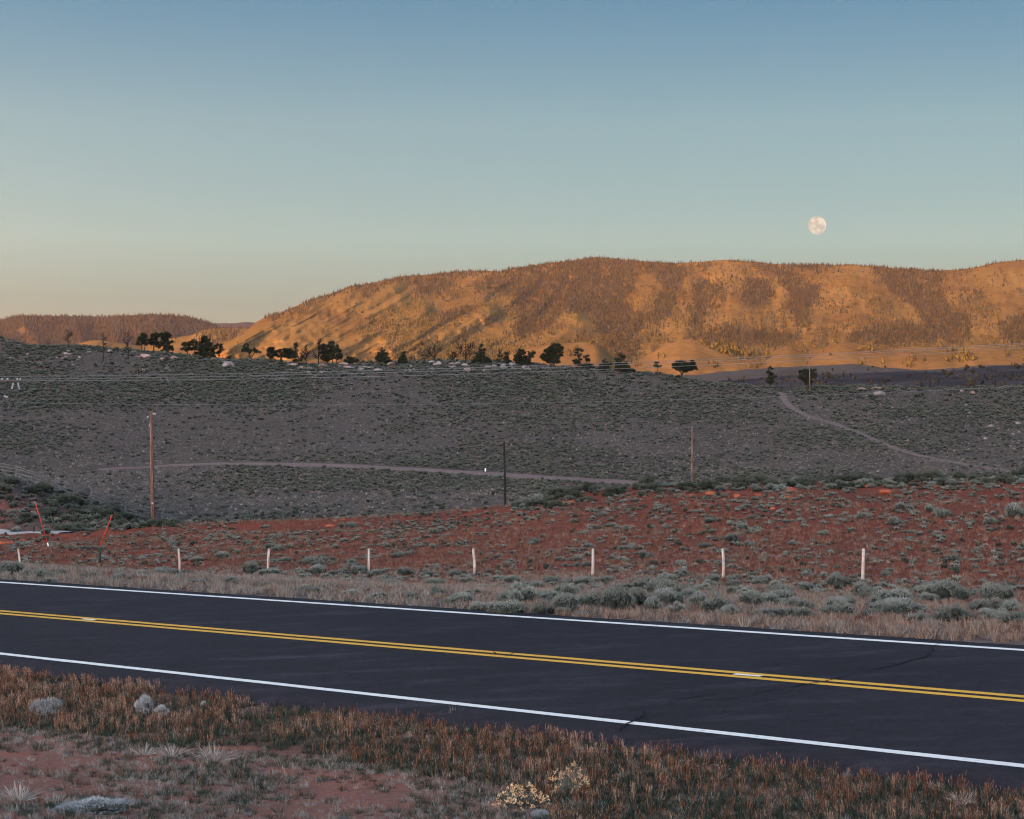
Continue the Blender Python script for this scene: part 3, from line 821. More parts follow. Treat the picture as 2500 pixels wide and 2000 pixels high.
# ------------------------------------------------------------------ scattering
def scatter(name, pts, rot, scl, idx, meshes, label, cat, kind='stuff', parent=None):
    pc = bpy.data.collections.new(name + '_shapes')
    for k, me in enumerate(meshes):
        pc.objects.link(bpy.data.objects.new('%s_shape_%02d' % (name, k), me))
    me = bpy.data.meshes.new(name)
    n = len(pts)
    me.vertices.add(n)
    me.vertices.foreach_set('co', np.asarray(pts, dtype=np.float32).ravel())
    for k, v in (('rot', rot), ('scl', scl)):
        a = me.attributes.new(k, 'FLOAT_VECTOR', 'POINT')
        a.data.foreach_set('vector', np.asarray(v, dtype=np.float32).ravel())
    a = me.attributes.new('pick', 'INT', 'POINT')
    a.data.foreach_set('value', np.asarray(idx, dtype=np.int32))
    o = obj(name, me, parent)
    ng = bpy.data.node_groups.new(name, 'GeometryNodeTree')
    ng.interface.new_socket('Geometry', in_out='INPUT', socket_type='NodeSocketGeometry')
    ng.interface.new_socket('Geometry', in_out='OUTPUT', socket_type='NodeSocketGeometry')
    N = ng.nodes
    gi = N.new('NodeGroupInput'); go = N.new('NodeGroupOutput')
    ip = N.new('GeometryNodeInstanceOnPoints')
    ci = N.new('GeometryNodeCollectionInfo')
    ci.inputs['Collection'].default_value = pc
    ci.inputs['Separate Children'].default_value = True
    ci.inputs['Reset Children'].default_value = True
    ip.inputs['Pick Instance'].default_value = True
    def na(nm, ty):
        x = N.new('GeometryNodeInputNamedAttribute'); x.data_type = ty
        x.inputs['Name'].default_value = nm
        return x.outputs['Attribute']
    ng.links.new(gi.outputs[0], ip.inputs['Points'])
    ng.links.new(ci.outputs[0], ip.inputs['Instance'])
    ng.links.new(na('pick', 'INT'), ip.inputs['Instance Index'])
    ng.links.new(na('rot', 'FLOAT_VECTOR'), ip.inputs['Rotation'])
    ng.links.new(na('scl', 'FLOAT_VECTOR'), ip.inputs['Scale'])
    ng.links.new(ip.outputs[0], go.inputs[0])
    md = o.modifiers.new('scatter', 'NODES'); md.node_group = ng
    return tag(o, label, cat, kind=kind)
def spin(n, tilt=0.0):
    return np.stack([rng.normal(0, tilt, n), rng.normal(0, tilt, n), rng.uniform(0, 2 * np.pi, n)], -1)

# ------------------------------------------------------------------ forest on the ranges
M['conifer'] = leaf_mat('conifer_needles', [(0.0, (0.016, 0.016, 0.009)), (0.5, (0.034, 0.027, 0.012)), (1.0, (0.056, 0.039, 0.015))], spec=0.0, sat_var=0.45)
M['aspen'] = leaf_mat('aspen_leaves', [(0.0, (0.03, 0.025, 0.010)), (0.5, (0.062, 0.046, 0.013)), (1.0, (0.09, 0.068, 0.017))], spec=0.0, sat_var=0.3)
M['mountain_shrub'] = leaf_mat('mountain_shrub', [(0.0, (0.022, 0.021, 0.015)), (1.0, (0.06, 0.045, 0.025))], spec=0.0, sat_var=0.4)
def conifer_lod(name, seed):
    rs = np.random.default_rng(seed); P = Plant()
    tiers = 4
    for k in range(tiers):
        z0 = 0.08 + 0.22 * k; z1 = min(1.0, z0 + 0.36); r = 0.17 * (1 - 0.78 * k / tiers)
        m = 7
        th = np.linspace(0, 2 * np.pi, m, endpoint=False) + rs.random()
        rr = r * rs.uniform(0.65, 1.2, m)
        v = [(rr[i] * np.cos(th[i]), rr[i] * np.sin(th[i]), z0 + rs.uniform(-0.04, 0.04)) for i in range(m)] + [(0, 0, z1), (0, 0, z0 + 0.06)]
        f = [(i, (i + 1) % m, m) for i in range(m)] + [((i + 1) % m, i, m + 1) for i in range(m)]
        P.add(np.array(v), f, np.concatenate([rs.uniform(0.3, 1, m), [0.7, 0.0]]))
    v = np.array([(-0.015, 0, -0.1), (0.015, 0, -0.1), (0, 0.015, -0.1), (0, 0, 0.3)])
    P.add(v, [(0, 1, 3), (1, 2, 3), (2, 0, 3)], np.zeros(4))
    return P.mesh(name, [M['conifer']])
def round_lod(name, seed, mat):
    rs = np.random.default_rng(seed); P = Plant()
    for k in range(3):
        v, f = lump((rs.uniform(-0.14, 0.14), rs.uniform(-0.14, 0.14), 0.45 + 0.18 * k), (0.24 - 0.03 * k, 0.24 - 0.03 * k, 0.26), seed * 7 + k, 6, 4, 0.35)
        P.add(v, f, rs.uniform(0.2, 1, len(v)))
    v = np.array([(-0.03, 0, -0.1), (0.03, 0, -0.1), (0, 0.03, -0.1), (0, 0, 0.5)])
    P.add(v, [(0, 1, 3), (1, 2, 3), (2, 0, 3)], np.zeros(4))
    return P.mesh(name, [M[mat]])
conifers = [conifer_lod('conifer_%d' % k, 100 + k) for k in range(5)]
aspens = [round_lod('aspen_%d' % k, 200 + k, 'aspen') for k in range(4)]
mshrubs = [round_lod('shrub_%d' % k, 300 + k, 'mountain_shrub') for k in range(3)]

def in_poly(x, y, poly):
    p = np.array(poly, dtype=float); r = np.zeros(len(x), dtype=bool)
    j = len(p) - 1
    for i in range(len(p)):
        c = ((p[i, 1] > y) != (p[j, 1] > y)) & (x < (p[j, 0] - p[i, 0]) * (y - p[i, 1]) / (p[j, 1] - p[i, 1] + 1e-9) + p[i, 0])
        r ^= c; j = i
    return r
FOREST = [
    [(1150, 705), (1180, 682), (1290, 655), (1380, 638), (1450, 628), (1500, 632), (1575, 640), (1590, 665), (1560, 672), (1548, 700), (1530, 735), (1545, 768), (1575, 772), (1600, 752), (1628, 762), (1612, 792), (1575, 806), (1548, 818), (1535, 840), (1500, 825), (1455, 810), (1440, 765), (1410, 748), (1375, 770), (1345, 795), (1300, 818), (1250, 828), (1262, 790), (1256, 755), (1245, 722), (1190, 716)],
    [(1570, 640), (1655, 645), (1680, 660), (1662, 695), (1640, 722), (1616, 708), (1592, 672)],
    [(1610, 715), (1640, 720), (1650, 760), (1625, 775), (1600, 765)],
    [(1690, 645), (1735, 650), (1725, 665), (1690, 665)],
    [(1690, 688), (1770, 692), (1775, 705), (1735, 718), (1738, 745), (1722, 770), (1712, 808), (1695, 800), (1680, 768), (1695, 738), (1685, 710)],
    [(1815, 685), (1880, 680), (1892, 715), (1872, 748), (1820, 755), (1808, 730)],
    [(1835, 640), (1905, 648), (1962, 685), (1998, 705), (1995, 735), (1968, 760), (1975, 795), (1955, 806), (1935, 780), (1908, 752), (1925, 735), (1918, 700), (1885, 668)],
    [(1900, 645), (2030, 645), (2020, 662), (1950, 662)],
    [(2105, 648), (2180, 655), (2302, 662), (2303, 720), (2315, 752), (2360, 770), (2372, 812), (2350, 836), (2215, 838), (2060, 842), (2080, 812), (2200, 790), (2262, 796), (2235, 752), (2188, 722), (2150, 690)],
    [(1685, 818), (1755, 803), (1860, 806), (1960, 822), (1905, 846), (1780, 842), (1710, 832)],
    [(1490, 832), (1560, 828), (1548, 868), (1530, 888), (1500, 882), (1470, 862)],
    [(1012, 690), (1085, 682), (1098, 696), (1055, 724), (1008, 716)],
    [(1072, 772), (1150, 747), (1162, 757), (1082, 786)],
    [(975, 686), (1005, 684), (1002, 693), (978, 695)], [(880, 712), (930, 700), (925, 718), (885, 728)],
    [(2435, 790), (2500, 768), (2600, 765), (2600, 832), (2455, 835)], [(2352, 716), (2395, 706), (2402, 724), (2360, 736)],
    [(655, 774), (690, 764), (760, 735), (840, 706), (905, 692), (905, 700), (840, 716), (770, 742), (700, 770), (660, 782)],
    [(900, 690), (1130, 662), (1290, 648), (1290, 655), (1130, 672), (900, 699)],
    [(1590, 845), (1700, 835), (1760, 855), (1800, 880), (1860, 884), (1850, 868), (1730, 838)]]
ASPEN = [[(1045, 718), (1068, 735), (965, 792), (885, 828), (868, 812), (955, 758)], [(1222, 708), (1252, 716), (1262, 780), (1272, 812), (1248, 792), (1228, 752), (1165, 752)],
         [(880, 880), (1000, 838), (1240, 828), (1310, 838), (1480, 842), (1480, 885), (1200, 890), (880, 892)], [(2148, 728), (2200, 735), (2206, 770), (2180, 782), (2155, 765)],
         [(1670, 838), (1800, 845), (1950, 838), (2100, 842), (2300, 838), (2500, 836), (2500, 858), (2350, 862), (2300, 845), (2230, 843), (2100, 838), (2040, 835), (2000, 852), (1960, 860), (1900, 845), (1860, 866), (1750, 848)],
         [(2330, 742), (2400, 735), (2440, 770), (2380, 782)], [(1690, 712), (1760, 708), (1760, 730), (1700, 740)], [(1440, 825), (1500, 835), (1640, 822), (1640, 838), (1500, 850)], [(940, 800), (1080, 770), (1100, 800), (960, 845)]]
def forest(rg, x0, x1, y0, y1, n, test):
    x = rng.uniform(x0, x1, n); y = rng.uniform(y0, y1, n)
    P, ok = rg.place(x, y)
    ok &= test(x, y)
    return P[ok], x[ok], y[ok]
jx = lambda x, y: x + 9 * fbm(x / 28.0, y / 28.0, 91)
jy = lambda x, y: y + 9 * fbm(x / 28.0 + 50, y / 28.0, 92)
def any_poly(x, y, polys):
    X, Y = jx(x, y) + rng.normal(0, 6.5, len(x)), jy(x, y) + rng.normal(0, 5, len(x)); r = np.zeros(len(x), dtype=bool)
    for p in polys: r |= in_poly(X, Y, p)
    return r
def put(name, P, meshes, hmin, hmax, wid, label, cat):
    n = len(P)
    h = rng.uniform(hmin, hmax, n)
    w = h * wid * rng.uniform(0.8, 1.25, n)
    P = P.copy(); P[:, 2] -= 0.8
    return scatter(name, P, spin(n), np.stack([w, w, h], -1), rng.integers(0, len(meshes), n), meshes, label, cat)
P1, _, _ = forest(main_mt, 560, 2700, 620, 900, 120000, lambda x, y: any_poly(x, y, FOREST) & (fbm(x / 14.0, y / 10.0, 96) > -0.26 - 0.3 * rng.random(len(x))))
P1b, _, _ = forest(main_mt, 560, 2700, 620, 900, 30000, lambda x, y: any_poly(x, y, ASPEN) & (rng.random(len(x)) < 0.22))
P1c, _, _ = forest(main_mt, 560, 2700, 620, 900, 60000, lambda x, y: (fbm(x / 50.0, y / 34.0, 95) > 0.06) & (x > 1000) & (rng.random(len(x)) < 0.30))
sk = rng.uniform(640, 2600, 900); sky_y = np.interp(sk, main_mt.xs, main_mt.yt)
P1d, okd = main_mt.place(sk, sky_y + rng.uniform(0.3, 5, 900))
P1d = P1d[okd & (fbm(sk / 40.0, sk * 0, 97) > -0.25)]
put('conifer_forest', np.vstack([P1, P1b, P1c, P1d]), conifers, 5.5, 13.5, 1.0, 'dark conifer forest in patches on the golden mountain', 'forest')
P2, _, _ = forest(main_mt, 560, 2700, 620, 900, 50000, lambda x, y: any_poly(x, y, ASPEN) & (rng.random(len(x)) < 0.55))
P2c, _, _ = forest(main_mt, 1240, 2700, 700, 900, 30000, lambda x, y: (fbm(x / 50.0, y / 30.0, 99) > 0.25) & (rng.random(len(x)) < 0.30))
put('aspen_grove', np.vstack([P2, P2c]), aspens, 5, 9, 1.0, 'yellow autumn aspen groves in the mountain gullies', 'grove')
P3, _, _ = forest(main_mt, 560, 2700, 630, 900, 42000, lambda x, y: ((fbm(x / 45.0, y / 30.0, 93) > 0.12) & (rng.random(len(x)) < 0.20)) | (rng.random(len(x)) < 0.008))
put('mountain_scrub', P3, mshrubs, 2, 6, 1.5, 'scattered dark shrubs dotting the open golden slopes', 'scrub')
P4, x4, y4 = forest(left_mt, -300, 620, 760, 900, 24000, lambda x, y: (fbm(x / 60.0, y / 30.0, 103) < 0.55))
put('far_forest', P4, conifers, 9, 17, 1.0, 'dense conifer forest covering the far left mountain', 'forest')
P5, x5, y5 = forest(mid_hill, 100, 700, 790, 900, 6000, lambda x, y: (in_poly(x, y, [(490, 800), (590, 800), (575, 830), (540, 845), (500, 850), (470, 835)]) & (rng.random(len(x)) < 0.8)) | ((fbm(x / 40.0, y / 25.0, 105) > 0.35) & (rng.random(len(x)) < 0.25)))
put('hill_forest', P5, conifers, 8, 14, 1.0, 'conifers on the small golden hill at left', 'forest')
P6, _, _ = forest(foothill, 1150, 2700, 825, 940, 9000, lambda x, y: (in_poly(x, y, [(1700, 828), (1760, 842), (1880, 866), (1880, 884), (1800, 880), (1720, 848)]) & (rng.random(len(x)) < 0.7)) | ((fbm(x / 30.0, y / 14.0, 107) > 0.40) & (y < 900) & (rng.random(len(x)) < 0.5)) | (in_poly(x, y, [(2320, 850), (2350, 850), (2390, 880), (2350, 885), (2310, 862)])))
put('foothill_trees', P6, conifers + aspens, 6, 11, 1.0, 'small trees in the creases of the golden foothills', 'trees')
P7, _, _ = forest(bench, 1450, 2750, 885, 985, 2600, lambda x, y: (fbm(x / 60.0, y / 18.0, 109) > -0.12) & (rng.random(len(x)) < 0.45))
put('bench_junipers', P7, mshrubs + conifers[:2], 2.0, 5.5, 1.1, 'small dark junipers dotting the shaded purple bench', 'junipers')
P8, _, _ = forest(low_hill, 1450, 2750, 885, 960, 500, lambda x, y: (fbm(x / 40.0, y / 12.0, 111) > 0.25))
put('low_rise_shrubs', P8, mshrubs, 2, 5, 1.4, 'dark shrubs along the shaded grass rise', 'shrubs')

# ------------------------------------------------------------------ dirt tracks draped over the ground
M['track'] = soil_mat('track_dirt', (0.20, 0.128, 0.114), (0.15, 0.10, 0.09), (0.245, 0.175, 0.16), 0.12, 1.6, 0.05)
M['hill_track'] = soil_mat('hill_track_dirt', (0.165, 0.118, 0.106), (0.12, 0.088, 0.08), (0.21, 0.16, 0.15), 0.2, 1.6, 0.05)
M['gravel'] = soil_mat('pale_gravel', (0.40, 0.37, 0.34), (0.34, 0.31, 0.29), (0.46, 0.43, 0.40), 0.3, 4, 0.03)
TRACKS = []
def track(name, pts, width, mat, lift=0.12, ruts=False, ymin=136.0, taper=(1, 1)):
    P = np.array([sight(x, y, ymin) for x, y in pts])
    s = np.concatenate([[0], np.cumsum(np.linalg.norm(np.diff(P[:, :2], axis=0), axis=1))])
    u = np.linspace(0, s[-1], max(20, int(s[-1] / 0.8)))
    k = np.ones(15) / 15
    def sm(a):
        b = np.interp(u, s, a); return np.convolve(np.pad(b, 7, 'edge'), k, 'valid')
    X, Y = sm(P[:, 0]), sm(P[:, 1])
    d = np.stack([np.gradient(X), np.gradient(Y)], -1); d /= np.linalg.norm(d, axis=1)[:, None]
    nr = np.stack([-d[:, 1], d[:, 0]], -1)
    m = 7
    wv = width * np.linspace(taper[0], taper[1], len(u)) * (1 + 0.25 * fbm(u / 9.0, u * 0, 7))
    V = []
    for j in range(m):
        o = (j / (m - 1) - 0.5)
        x = X + nr[:, 0] * wv * o; y = Y + nr[:, 1] * wv * o
        V.append(np.stack([x, y, gz(x, y) + lift * (1 - abs(2 * o) ** 4) - 0.02], -1))
    V = np.stack(V, 1).reshape(-1, 3)
    i, j = np.meshgrid(np.arange(len(u) - 1), np.arange(m - 1), indexing='ij')
    q = np.stack([i * m + j, i * m + j + 1, (i + 1) * m + j + 1, (i + 1) * m + j], -1).reshape(-1, 4)
    TRACKS.append((np.stack([X, Y], -1), width))
    return tag(obj(name, mesh_np(name, V, q, [mat], True)), kind='structure')
track('dirt_track', [(210, 1150), (300, 1143), (400, 1137), (500, 1133), (650, 1132), (800, 1136), (950, 1143), (1100, 1151), (1200, 1157), (1350, 1167), (1500, 1176), (1620, 1183)], 6.5, M['track'], taper=(0.5, 1.0))
track('hill_track', [(1905, 957), (1912, 970), (1925, 988), (1955, 1008), (2000, 1024), (2060, 1042), (2120, 1066), (2170, 1090), (2210, 1103), (2280, 1120), (2360, 1134), (2440, 1147), (2520, 1157), (2640, 1172)], 1.7, M['hill_track'], lift=0.12)
track('gravel_road', [(-260, 1314), (-100, 1303), (0, 1301), (60, 1301), (130, 1303), (200, 1304)], 5.0, M['gravel'], lift=0.10, ymin=133.0, taper=(1.0, 0.4))
def off_track(P, extra=0.3):
    ok = np.ones(len(P), dtype=bool)
    for line, w in TRACKS:
        for a in range(0, len(line), 3):
            ok &= np.hypot(P[:, 0] - line[a, 0], P[:, 1] - line[a, 1]) > w * 0.5 + extra
    return ok

# ------------------------------------------------------------------ fences
M['post_wood'] = noise_mat('weathered_post', [(0, (0.20, 0.14, 0.115)), (0.45, (0.40, 0.34, 0.30)), (1, (0.56, 0.49, 0.44))], 2.5, sc=(6, 6, 0.7), bump=0.6, bscale=20, bdist=0.02)
M['rail_wood'] = noise_mat('grey_rail', [(0, (0.06, 0.058, 0.058)), (1, (0.16, 0.155, 0.155))], 3.0, sc=(2, 2, 2))
M['wire'] = noise_mat('fence_wire_metal', [(0, (0.08, 0.07, 0.07)), (1, (0.15, 0.14, 0.14))], 5)
M['pole_wood'] = noise_mat('pole_wood', [(0, (0.055, 0.03, 0.025)), (0.5, (0.13, 0.07, 0.056)), (1, (0.28, 0.18, 0.155))], 1.5, sc=(7, 7, 0.4))
M['dark_pole'] = noise_mat('dark_pole_metal', [(0, (0.012, 0.011, 0.011)), (1, (0.024, 0.022, 0.022))], 2)
M['green_post'] = noise_mat('green_steel', [(0, (0.02, 0.035, 0.028)), (1, (0.035, 0.055, 0.045))], 5)
M['brown_wood'] = noise_mat('brown_wood', [(0, (0.12, 0.06, 0.035)), (1, (0.2, 0.10, 0.06))], 6)
M['orange_paint'] = noise_mat('orange_red_paint', [(0, (0.38, 0.030, 0.018)), (1, (0.46, 0.042, 0.026))], 6, rough=0.5, spec=0.3)
M['white_glaze'] = noise_mat('pale_porcelain', [(0, (0.26, 0.29, 0.31)), (1, (0.38, 0.41, 0.43))], 9, rough=0.3, spec=0.5)
M['black_glaze'] = noise_mat('dark_porcelain', [(0, (0.015, 0.02, 0.02)), (1, (0.03, 0.035, 0.035))], 9, rough=0.35, spec=0.5)

fx = [-420, -275, -130, 48, 243, 438, 654, 900, 1158, 1447, 1766, 2106, 2545, 2960]
fp = []
for x in fx:
    Y = float(fence_y(x)); X = (x - CX) / F * Y
    fp.append((X, Y, float(gz(X, Y))))
fence = empty('wire_fence', fp[0])
tag(fence, 'wire fence with pale wooden posts along the foot of the red bank', 'fence')
org = np.array(fp[0])
tops = []
for k, (x, p) in enumerate(zip(fx, fp)):
    if x == 243:
        tops.append(np.array(p) + (0, 0, 1.0)); continue
    rs = np.random.default_rng(k)
    h = 1.06 + rs.uniform(-0.06, 0.06)
    top_y = 1339.5 if 0 < x < 2300 else None
    if top_y: h = (CY - top_y) / F * p[1] - p[2]
    lean = rs.normal(0, 0.03, 2)
    pts = [np.array(p) + (0, 0, -0.25), np.array(p) + (0.012, 0, h * 0.4), np.array(p) + (lean[0], lean[1], h)]
    me = MB().tube(np.array(pts) - org, [0.060, 0.055, 0.047], 8).mesh('post', [M['post_wood']])
    obj('post', me, fence)
    tops.append(pts[-1])
for frac in (0.22, 0.42, 0.6, 0.77, 0.93):
    L = []
    for p, t in zip(fp, tops):
        L.append(np.array(p) * (1 - frac) + np.array(t) * frac + np.array([0, -0.08, 0]))
    obj('wire', MB().tube(np.array(L) - org, 0.0028, 4, False).mesh('wire', [M['wire']]), fence)
P = np.array(fp[4]); topz = (CY - 1340) / F * P[1]
sp = empty('steel_post', tuple(P))
tag(sp, 'dark green post with a brown wooden foot under the right orange pole', 'post')
hh = topz - P[2]
obj('post_foot', MB().tube([(0, 0, -0.3), (0, 0, hh * 0.36)], 0.07, 8).mesh('post_foot', [M['brown_wood']]), sp)
obj('post_shaft', MB().tube([(0.0, 0, hh * 0.36), (0.02, 0, hh)], 0.066, 8).mesh('post_shaft', [M['green_post']]), sp)

def marker(xa, ya, xb, yb, label, white, D=None):
    """slanting painted marker pole from its foot (xa, ya) to its tip (xb, yb)"""
    g = sight(xa, ya) if D is None else at(xa, ya, D)
    tip = at(xb, yb, g[1] - 0.3)
    e = empty('marker_pole', tuple(g)); tag(e, label, 'marker pole', 'orange marker poles by the gravel road')
    d = tip - g
    if white:
        obj('foot_rod', MB().tube([d * -0.03, d * 0.10], 0.022, 6).mesh('foot_rod', [M['wire']]), e)
        obj('white_band', MB().tube([d * 0.10, d * 0.17], [0.05, 0.036], 6).mesh('white_band', [M['white_paint']]), e)
        obj('shaft', MB().tube([d * 0.17, d], [0.036, 0.026], 6).mesh('shaft', [M['orange_paint']]), e)
    else:
        obj('shaft', MB().tube([d * -0.02, d], [0.038, 0.026], 6).mesh('shaft', [M['orange_paint']]), e)
        obj('clamp', MB().tube([d * -0.06, d * 0.05], 0.045, 6).mesh('clamp', [M['green_post']]), e)
marker(122, 1346, 85, 1223, 'thin orange-red pole leaning left on the bank with a white foot', True)
marker(241, 1342, 274, 1256, 'thin orange-red pole leaning right from the top of a dark green post', False, D=P[1])

# pole-and-rail fence stepping down the knoll at left
RF = [(-190, 1129, 170), (-60, 1142, 167), (40, 1170, 164.5), (136, 1197, 164.5), (222, 1222, 165.5), (306, 1255, 167.5), (395, 1280, 171.5), (480, 1290, 176)]
rp = [np.array([(x - CX) / F * D, D, 0.0]) for x, y, D in RF]
for p in rp: p[2] = gz(p[0], p[1])
rf = empty('rail_fence', tuple(rp[0])); tag(rf, 'grey wooden rail fence stepping down the bushy knoll at left', 'fence')
for p in rp:
    q = p - rp[0]
    obj('post', MB().tube([q + (0, 0, -0.3), q + (0.02, 0, 1.28)], [0.11, 0.09], 7).mesh('post', [M['rail_wood']]), rf)
for a, b in zip(rp[:-1], rp[1:]):
    for h in (0.38, 0.66, 0.92, 1.14):
        rs = np.random.default_rng(int(h * 100 + a[1]))
        A = a - rp[0] + (0, -0.1, h + rs.uniform(-0.05, 0.05)); B = b - rp[0] + (0, -0.1, h + rs.uniform(-0.05, 0.05))
        obj('rail', MB().tube([A, (A + B) / 2 + (0, 0, -0.03), B], [0.05, 0.046, 0.04], 6).mesh('rail', [M['rail_wood']]), rf)

# ------------------------------------------------------------------ utility poles and wires
def insulator(c, r, ln, axis, mat, parent, sheds=2):
    axis = np.array(axis, dtype=float); axis /= np.linalg.norm(axis)
    pts, rad = [], []
    for k in range(sheds):
        b = np.array(c) + axis * ln * k / sheds
        for t, q in ((0, 0.35), (0.25, 1.0), (0.7, 0.9), (0.98, 0.35)):
            pts.append(b + axis * ln * t / sheds); rad.append(r * q)
    obj('insulator', MB().tube(pts, rad, 8).mesh('insulator', [M[mat]]), parent)
def upole(x, D, ytop, r0, r1, label, mat='pole_wood', lean=0.0, name='utility_pole', ybase=None):
    X = (x - CX) / F * D
    g = np.array([X, D, float(gz(X, D))]) if ybase is None else at(x, ybase, D)
    e = empty(name, tuple(g)); tag(e, label, 'utility pole', 'utility poles')
    h = (CY - ytop) / F * D - g[2]
    obj('shaft', MB().tube([(0, 0, -0.5), (lean * 0.5, 0, h * 0.5), (lean, 0, h)], [r0, (r0 + r1) / 2, r1], 10).mesh('shaft', [M[mat]]), e)
    return e, h, g
e, h, g = upole(373.5, 140, 1003, 0.145, 0.115, 'tall brown wooden pole with insulators standing on the left of the bank', lean=-0.14)
sx = 140 / F
insulator((-0.14 - 0.12, 0, h - 0.24), 0.085, 0.28, (-1, 0, -0.1), 'black_glaze', e, 3)
insulator((-0.14 - 0.13, -0.12, h - 0.42), 0.075, 0.16, (-0.8, -0.3, -0.3), 'white_glaze', e, 1)
insulator((-0.14 + 0.12, 0, h - 0.22), 0.085, 0.24, (1, 0, -0.1), 'white_glaze', e, 2)
obj('identity_tag', MB().box((-0.01, -0.148, h * 0.19), (0.12, 0.02, 0.06)).mesh('identity_tag', [M['white_paint']]), e)
obj('ground_wire', MB().tube([(-0.29, -0.03, h - 1.15), (-0.21, -0.05, h - 0.9)], 0.025, 5).mesh('ground_wire', [M['white_glaze']]), e)
e, h, g = upole(1234.5, 150, 1081, 0.10, 0.07, 'thin dark bare pole rising behind the crest of the red bank', 'dark_pole', -0.12)
obj('cap', MB().tube([(-0.12, 0, h - 0.02), (-0.12, 0, h + 0.05)], 0.06, 8).mesh('cap', [M['dark_pole']]), e)
e, h, g = upole(1689.5, 232, 1045, 0.13, 0.105, 'reddish wooden pole behind dark bushes right of centre', lean=0.02)
insulator((0.0, 0, h), 0.06, 0.14, (0, 0, 1), 'white_glaze', e, 1)
obj('junction_box', MB().box((-0.2, -0.02, h - 1.3), (0.16, 0.16, 0.34)).mesh('junction_box', [M['dark_pole']]), e)
e, h, g = upole(1976.6, 412, 870, 0.15, 0.12, 'distant pole on the ridge beside a fan-shaped pine', lean=0.02)
arm = obj('crossarm', MB().box((0.02, -0.1, h - 0.25), (1.6, 0.1, 0.12)).mesh('crossarm', [M['pole_wood']]), e)
for dx in (-0.7, 0.7): insulator((0.02 + dx, -0.1, h - 0.19), 0.05, 0.15, (0, 0, 1), 'white_glaze', arm, 1)
# pole just outside the left edge: its arms reach into view
DL = 192.0; sL = DL / F
e, h, g = upole(-14, DL, 905, 0.15, 0.12, 'power pole at the left edge, only its insulator arms in view', ybase=1160)
zt = (CY - 926) / F * DL - g[2]
arm = obj('crossarm', MB().box((0.6, -0.15, zt - 0.18), (3.9, 0.10, 0.12)).mesh('crossarm', [M['pole_wood']]), e)
for px_ in (6, 19, 43, 50):
    insulator(((px_ + 14) * sL, -0.15, zt - 0.10), 0.10, 0.22, (0.1, 0, 1), 'white_glaze', arm, 2)
for px_, dx in ((34, -0.12), (45, 0.12)):
    insulator(((px_ + 14) * sL, -0.2, zt - 0.35), 0.09, 0.62, (dx, -0.05, -0.5), 'white_glaze', arm, 4)
arm = obj('lower_arm', MB().tube([((-4 + 14) * sL, -0.1, (CY - 955) / F * DL - g[2]), ((12 + 14) * sL, -0.1, (CY - 968) / F * DL - g[2])], 0.05, 6).mesh('lower_arm', [M['dark_pole']]), e)
insulator(((10 + 14) * sL, -0.1, (CY - 966) / F * DL - g[2]), 0.12, 0.42, (0.9, 0, -0.45), 'white_glaze', arm, 3)
obj('stay', MB().tube([((28 + 14) * sL, -0.1, (CY - 974) / F * DL - g[2]), ((52 + 14) * sL, -0.1, (CY - 979) / F * DL - g[2])], 0.05, 6).mesh('stay', [M['wire']]), e)
M['cable'] = noise_mat('power_cable', [(0, (0.11, 0.12, 0.125)), (1, (0.16, 0.175, 0.18))], 0.3, rough=0.5, spec=0.4)
def cable(pts, D0, D1, r, label):
    t = np.array(pts, dtype=float)
    c = np.polyfit(t[:, 0], t[:, 1], 2)
    x = np.linspace(t[0, 0], 3150, 60); y = np.polyval(c, x)
    D = np.interp(x, [t[0, 0], 2500], [D0, D1])
    W = np.stack([(x - CX) / F * D, D, (CY - y) / F * D], -1)
    o = obj('power_line', MB().tube(W - W[0], r, 5, False).mesh('power_line', [M['cable']]), loc=tuple(W[0]))
    tag(o, label, 'power line', 'power lines crossing the hillside')
cable([(-14, 919), (50, 918.5), (300, 917.5), (600, 912), (1000, 903), (1300, 895.5), (1650, 879), (1977, 862), (2500, 840)], DL, 205, 0.024, 'top cable of the three that sweep across under the ridge trees')
cable([(-14, 926), (50, 925), (300, 923), (600, 918.5), (1000, 909), (1300, 902), (1650, 884), (1977, 866), (2500, 844)], DL - 0.6, 204, 0.024, 'middle cable of the three that sweep across under the ridge trees')
cable([(-14, 931), (50, 928.5), (300, 929), (600, 925.5), (1000, 917), (1300, 910), (1650, 895), (1977, 877), (2500, 850)], DL - 1.2, 203, 0.024, 'lowest cable of the three that sweep across under the ridge trees')
cable([(40, 978), (130, 988), (400, 990), (700, 990.5), (1200, 985), (1900, 965), (2500, 945)], DL - 0.4, 205, 0.018, 'single slack cable sagging across the middle of the sage hill')

def small_post(x, ytop, ybase, r, mat, name, label):
    g = sight(x, ybase, 140)
    e = empty(name, tuple(g)); tag(e, label, 'post')
    h = (ybase - ytop) / F * g[1]
    obj('shaft', MB().tube([(0, 0, -0.3), (0, 0, h)], [r, r * 0.9], 7).mesh('shaft', [M[mat]]), e)
    obj('top', MB().tube([(0, 0, h), (0, 0, h + r * 0.6)], [r * 0.9, r * 0.5], 7).mesh('top', [M[mat]]), e)
small_post(1185, 1144, 1151, 0.11, 'white_paint', 'marker_post', 'tiny white marker post beside the pale dirt track')
small_post(78.5, 1034, 1053, 0.10, 'dark_pole', 'dark_post', 'short dark post alone in the left field')
small_post(338.5, 902, 914, 0.10, 'dark_pole', 'dark_post', 'short dark post high on the hill under the pines')
small_post(83, 1291, 1307, 0.05, 'dark_pole', 'sign_stake', 'thin dark stake at the edge of the gravel road')
small_post(1188, 1100, 1113, 0.06, 'dark_pole', 'thin_stake', 'thin stake in the sage left of the dark pole')

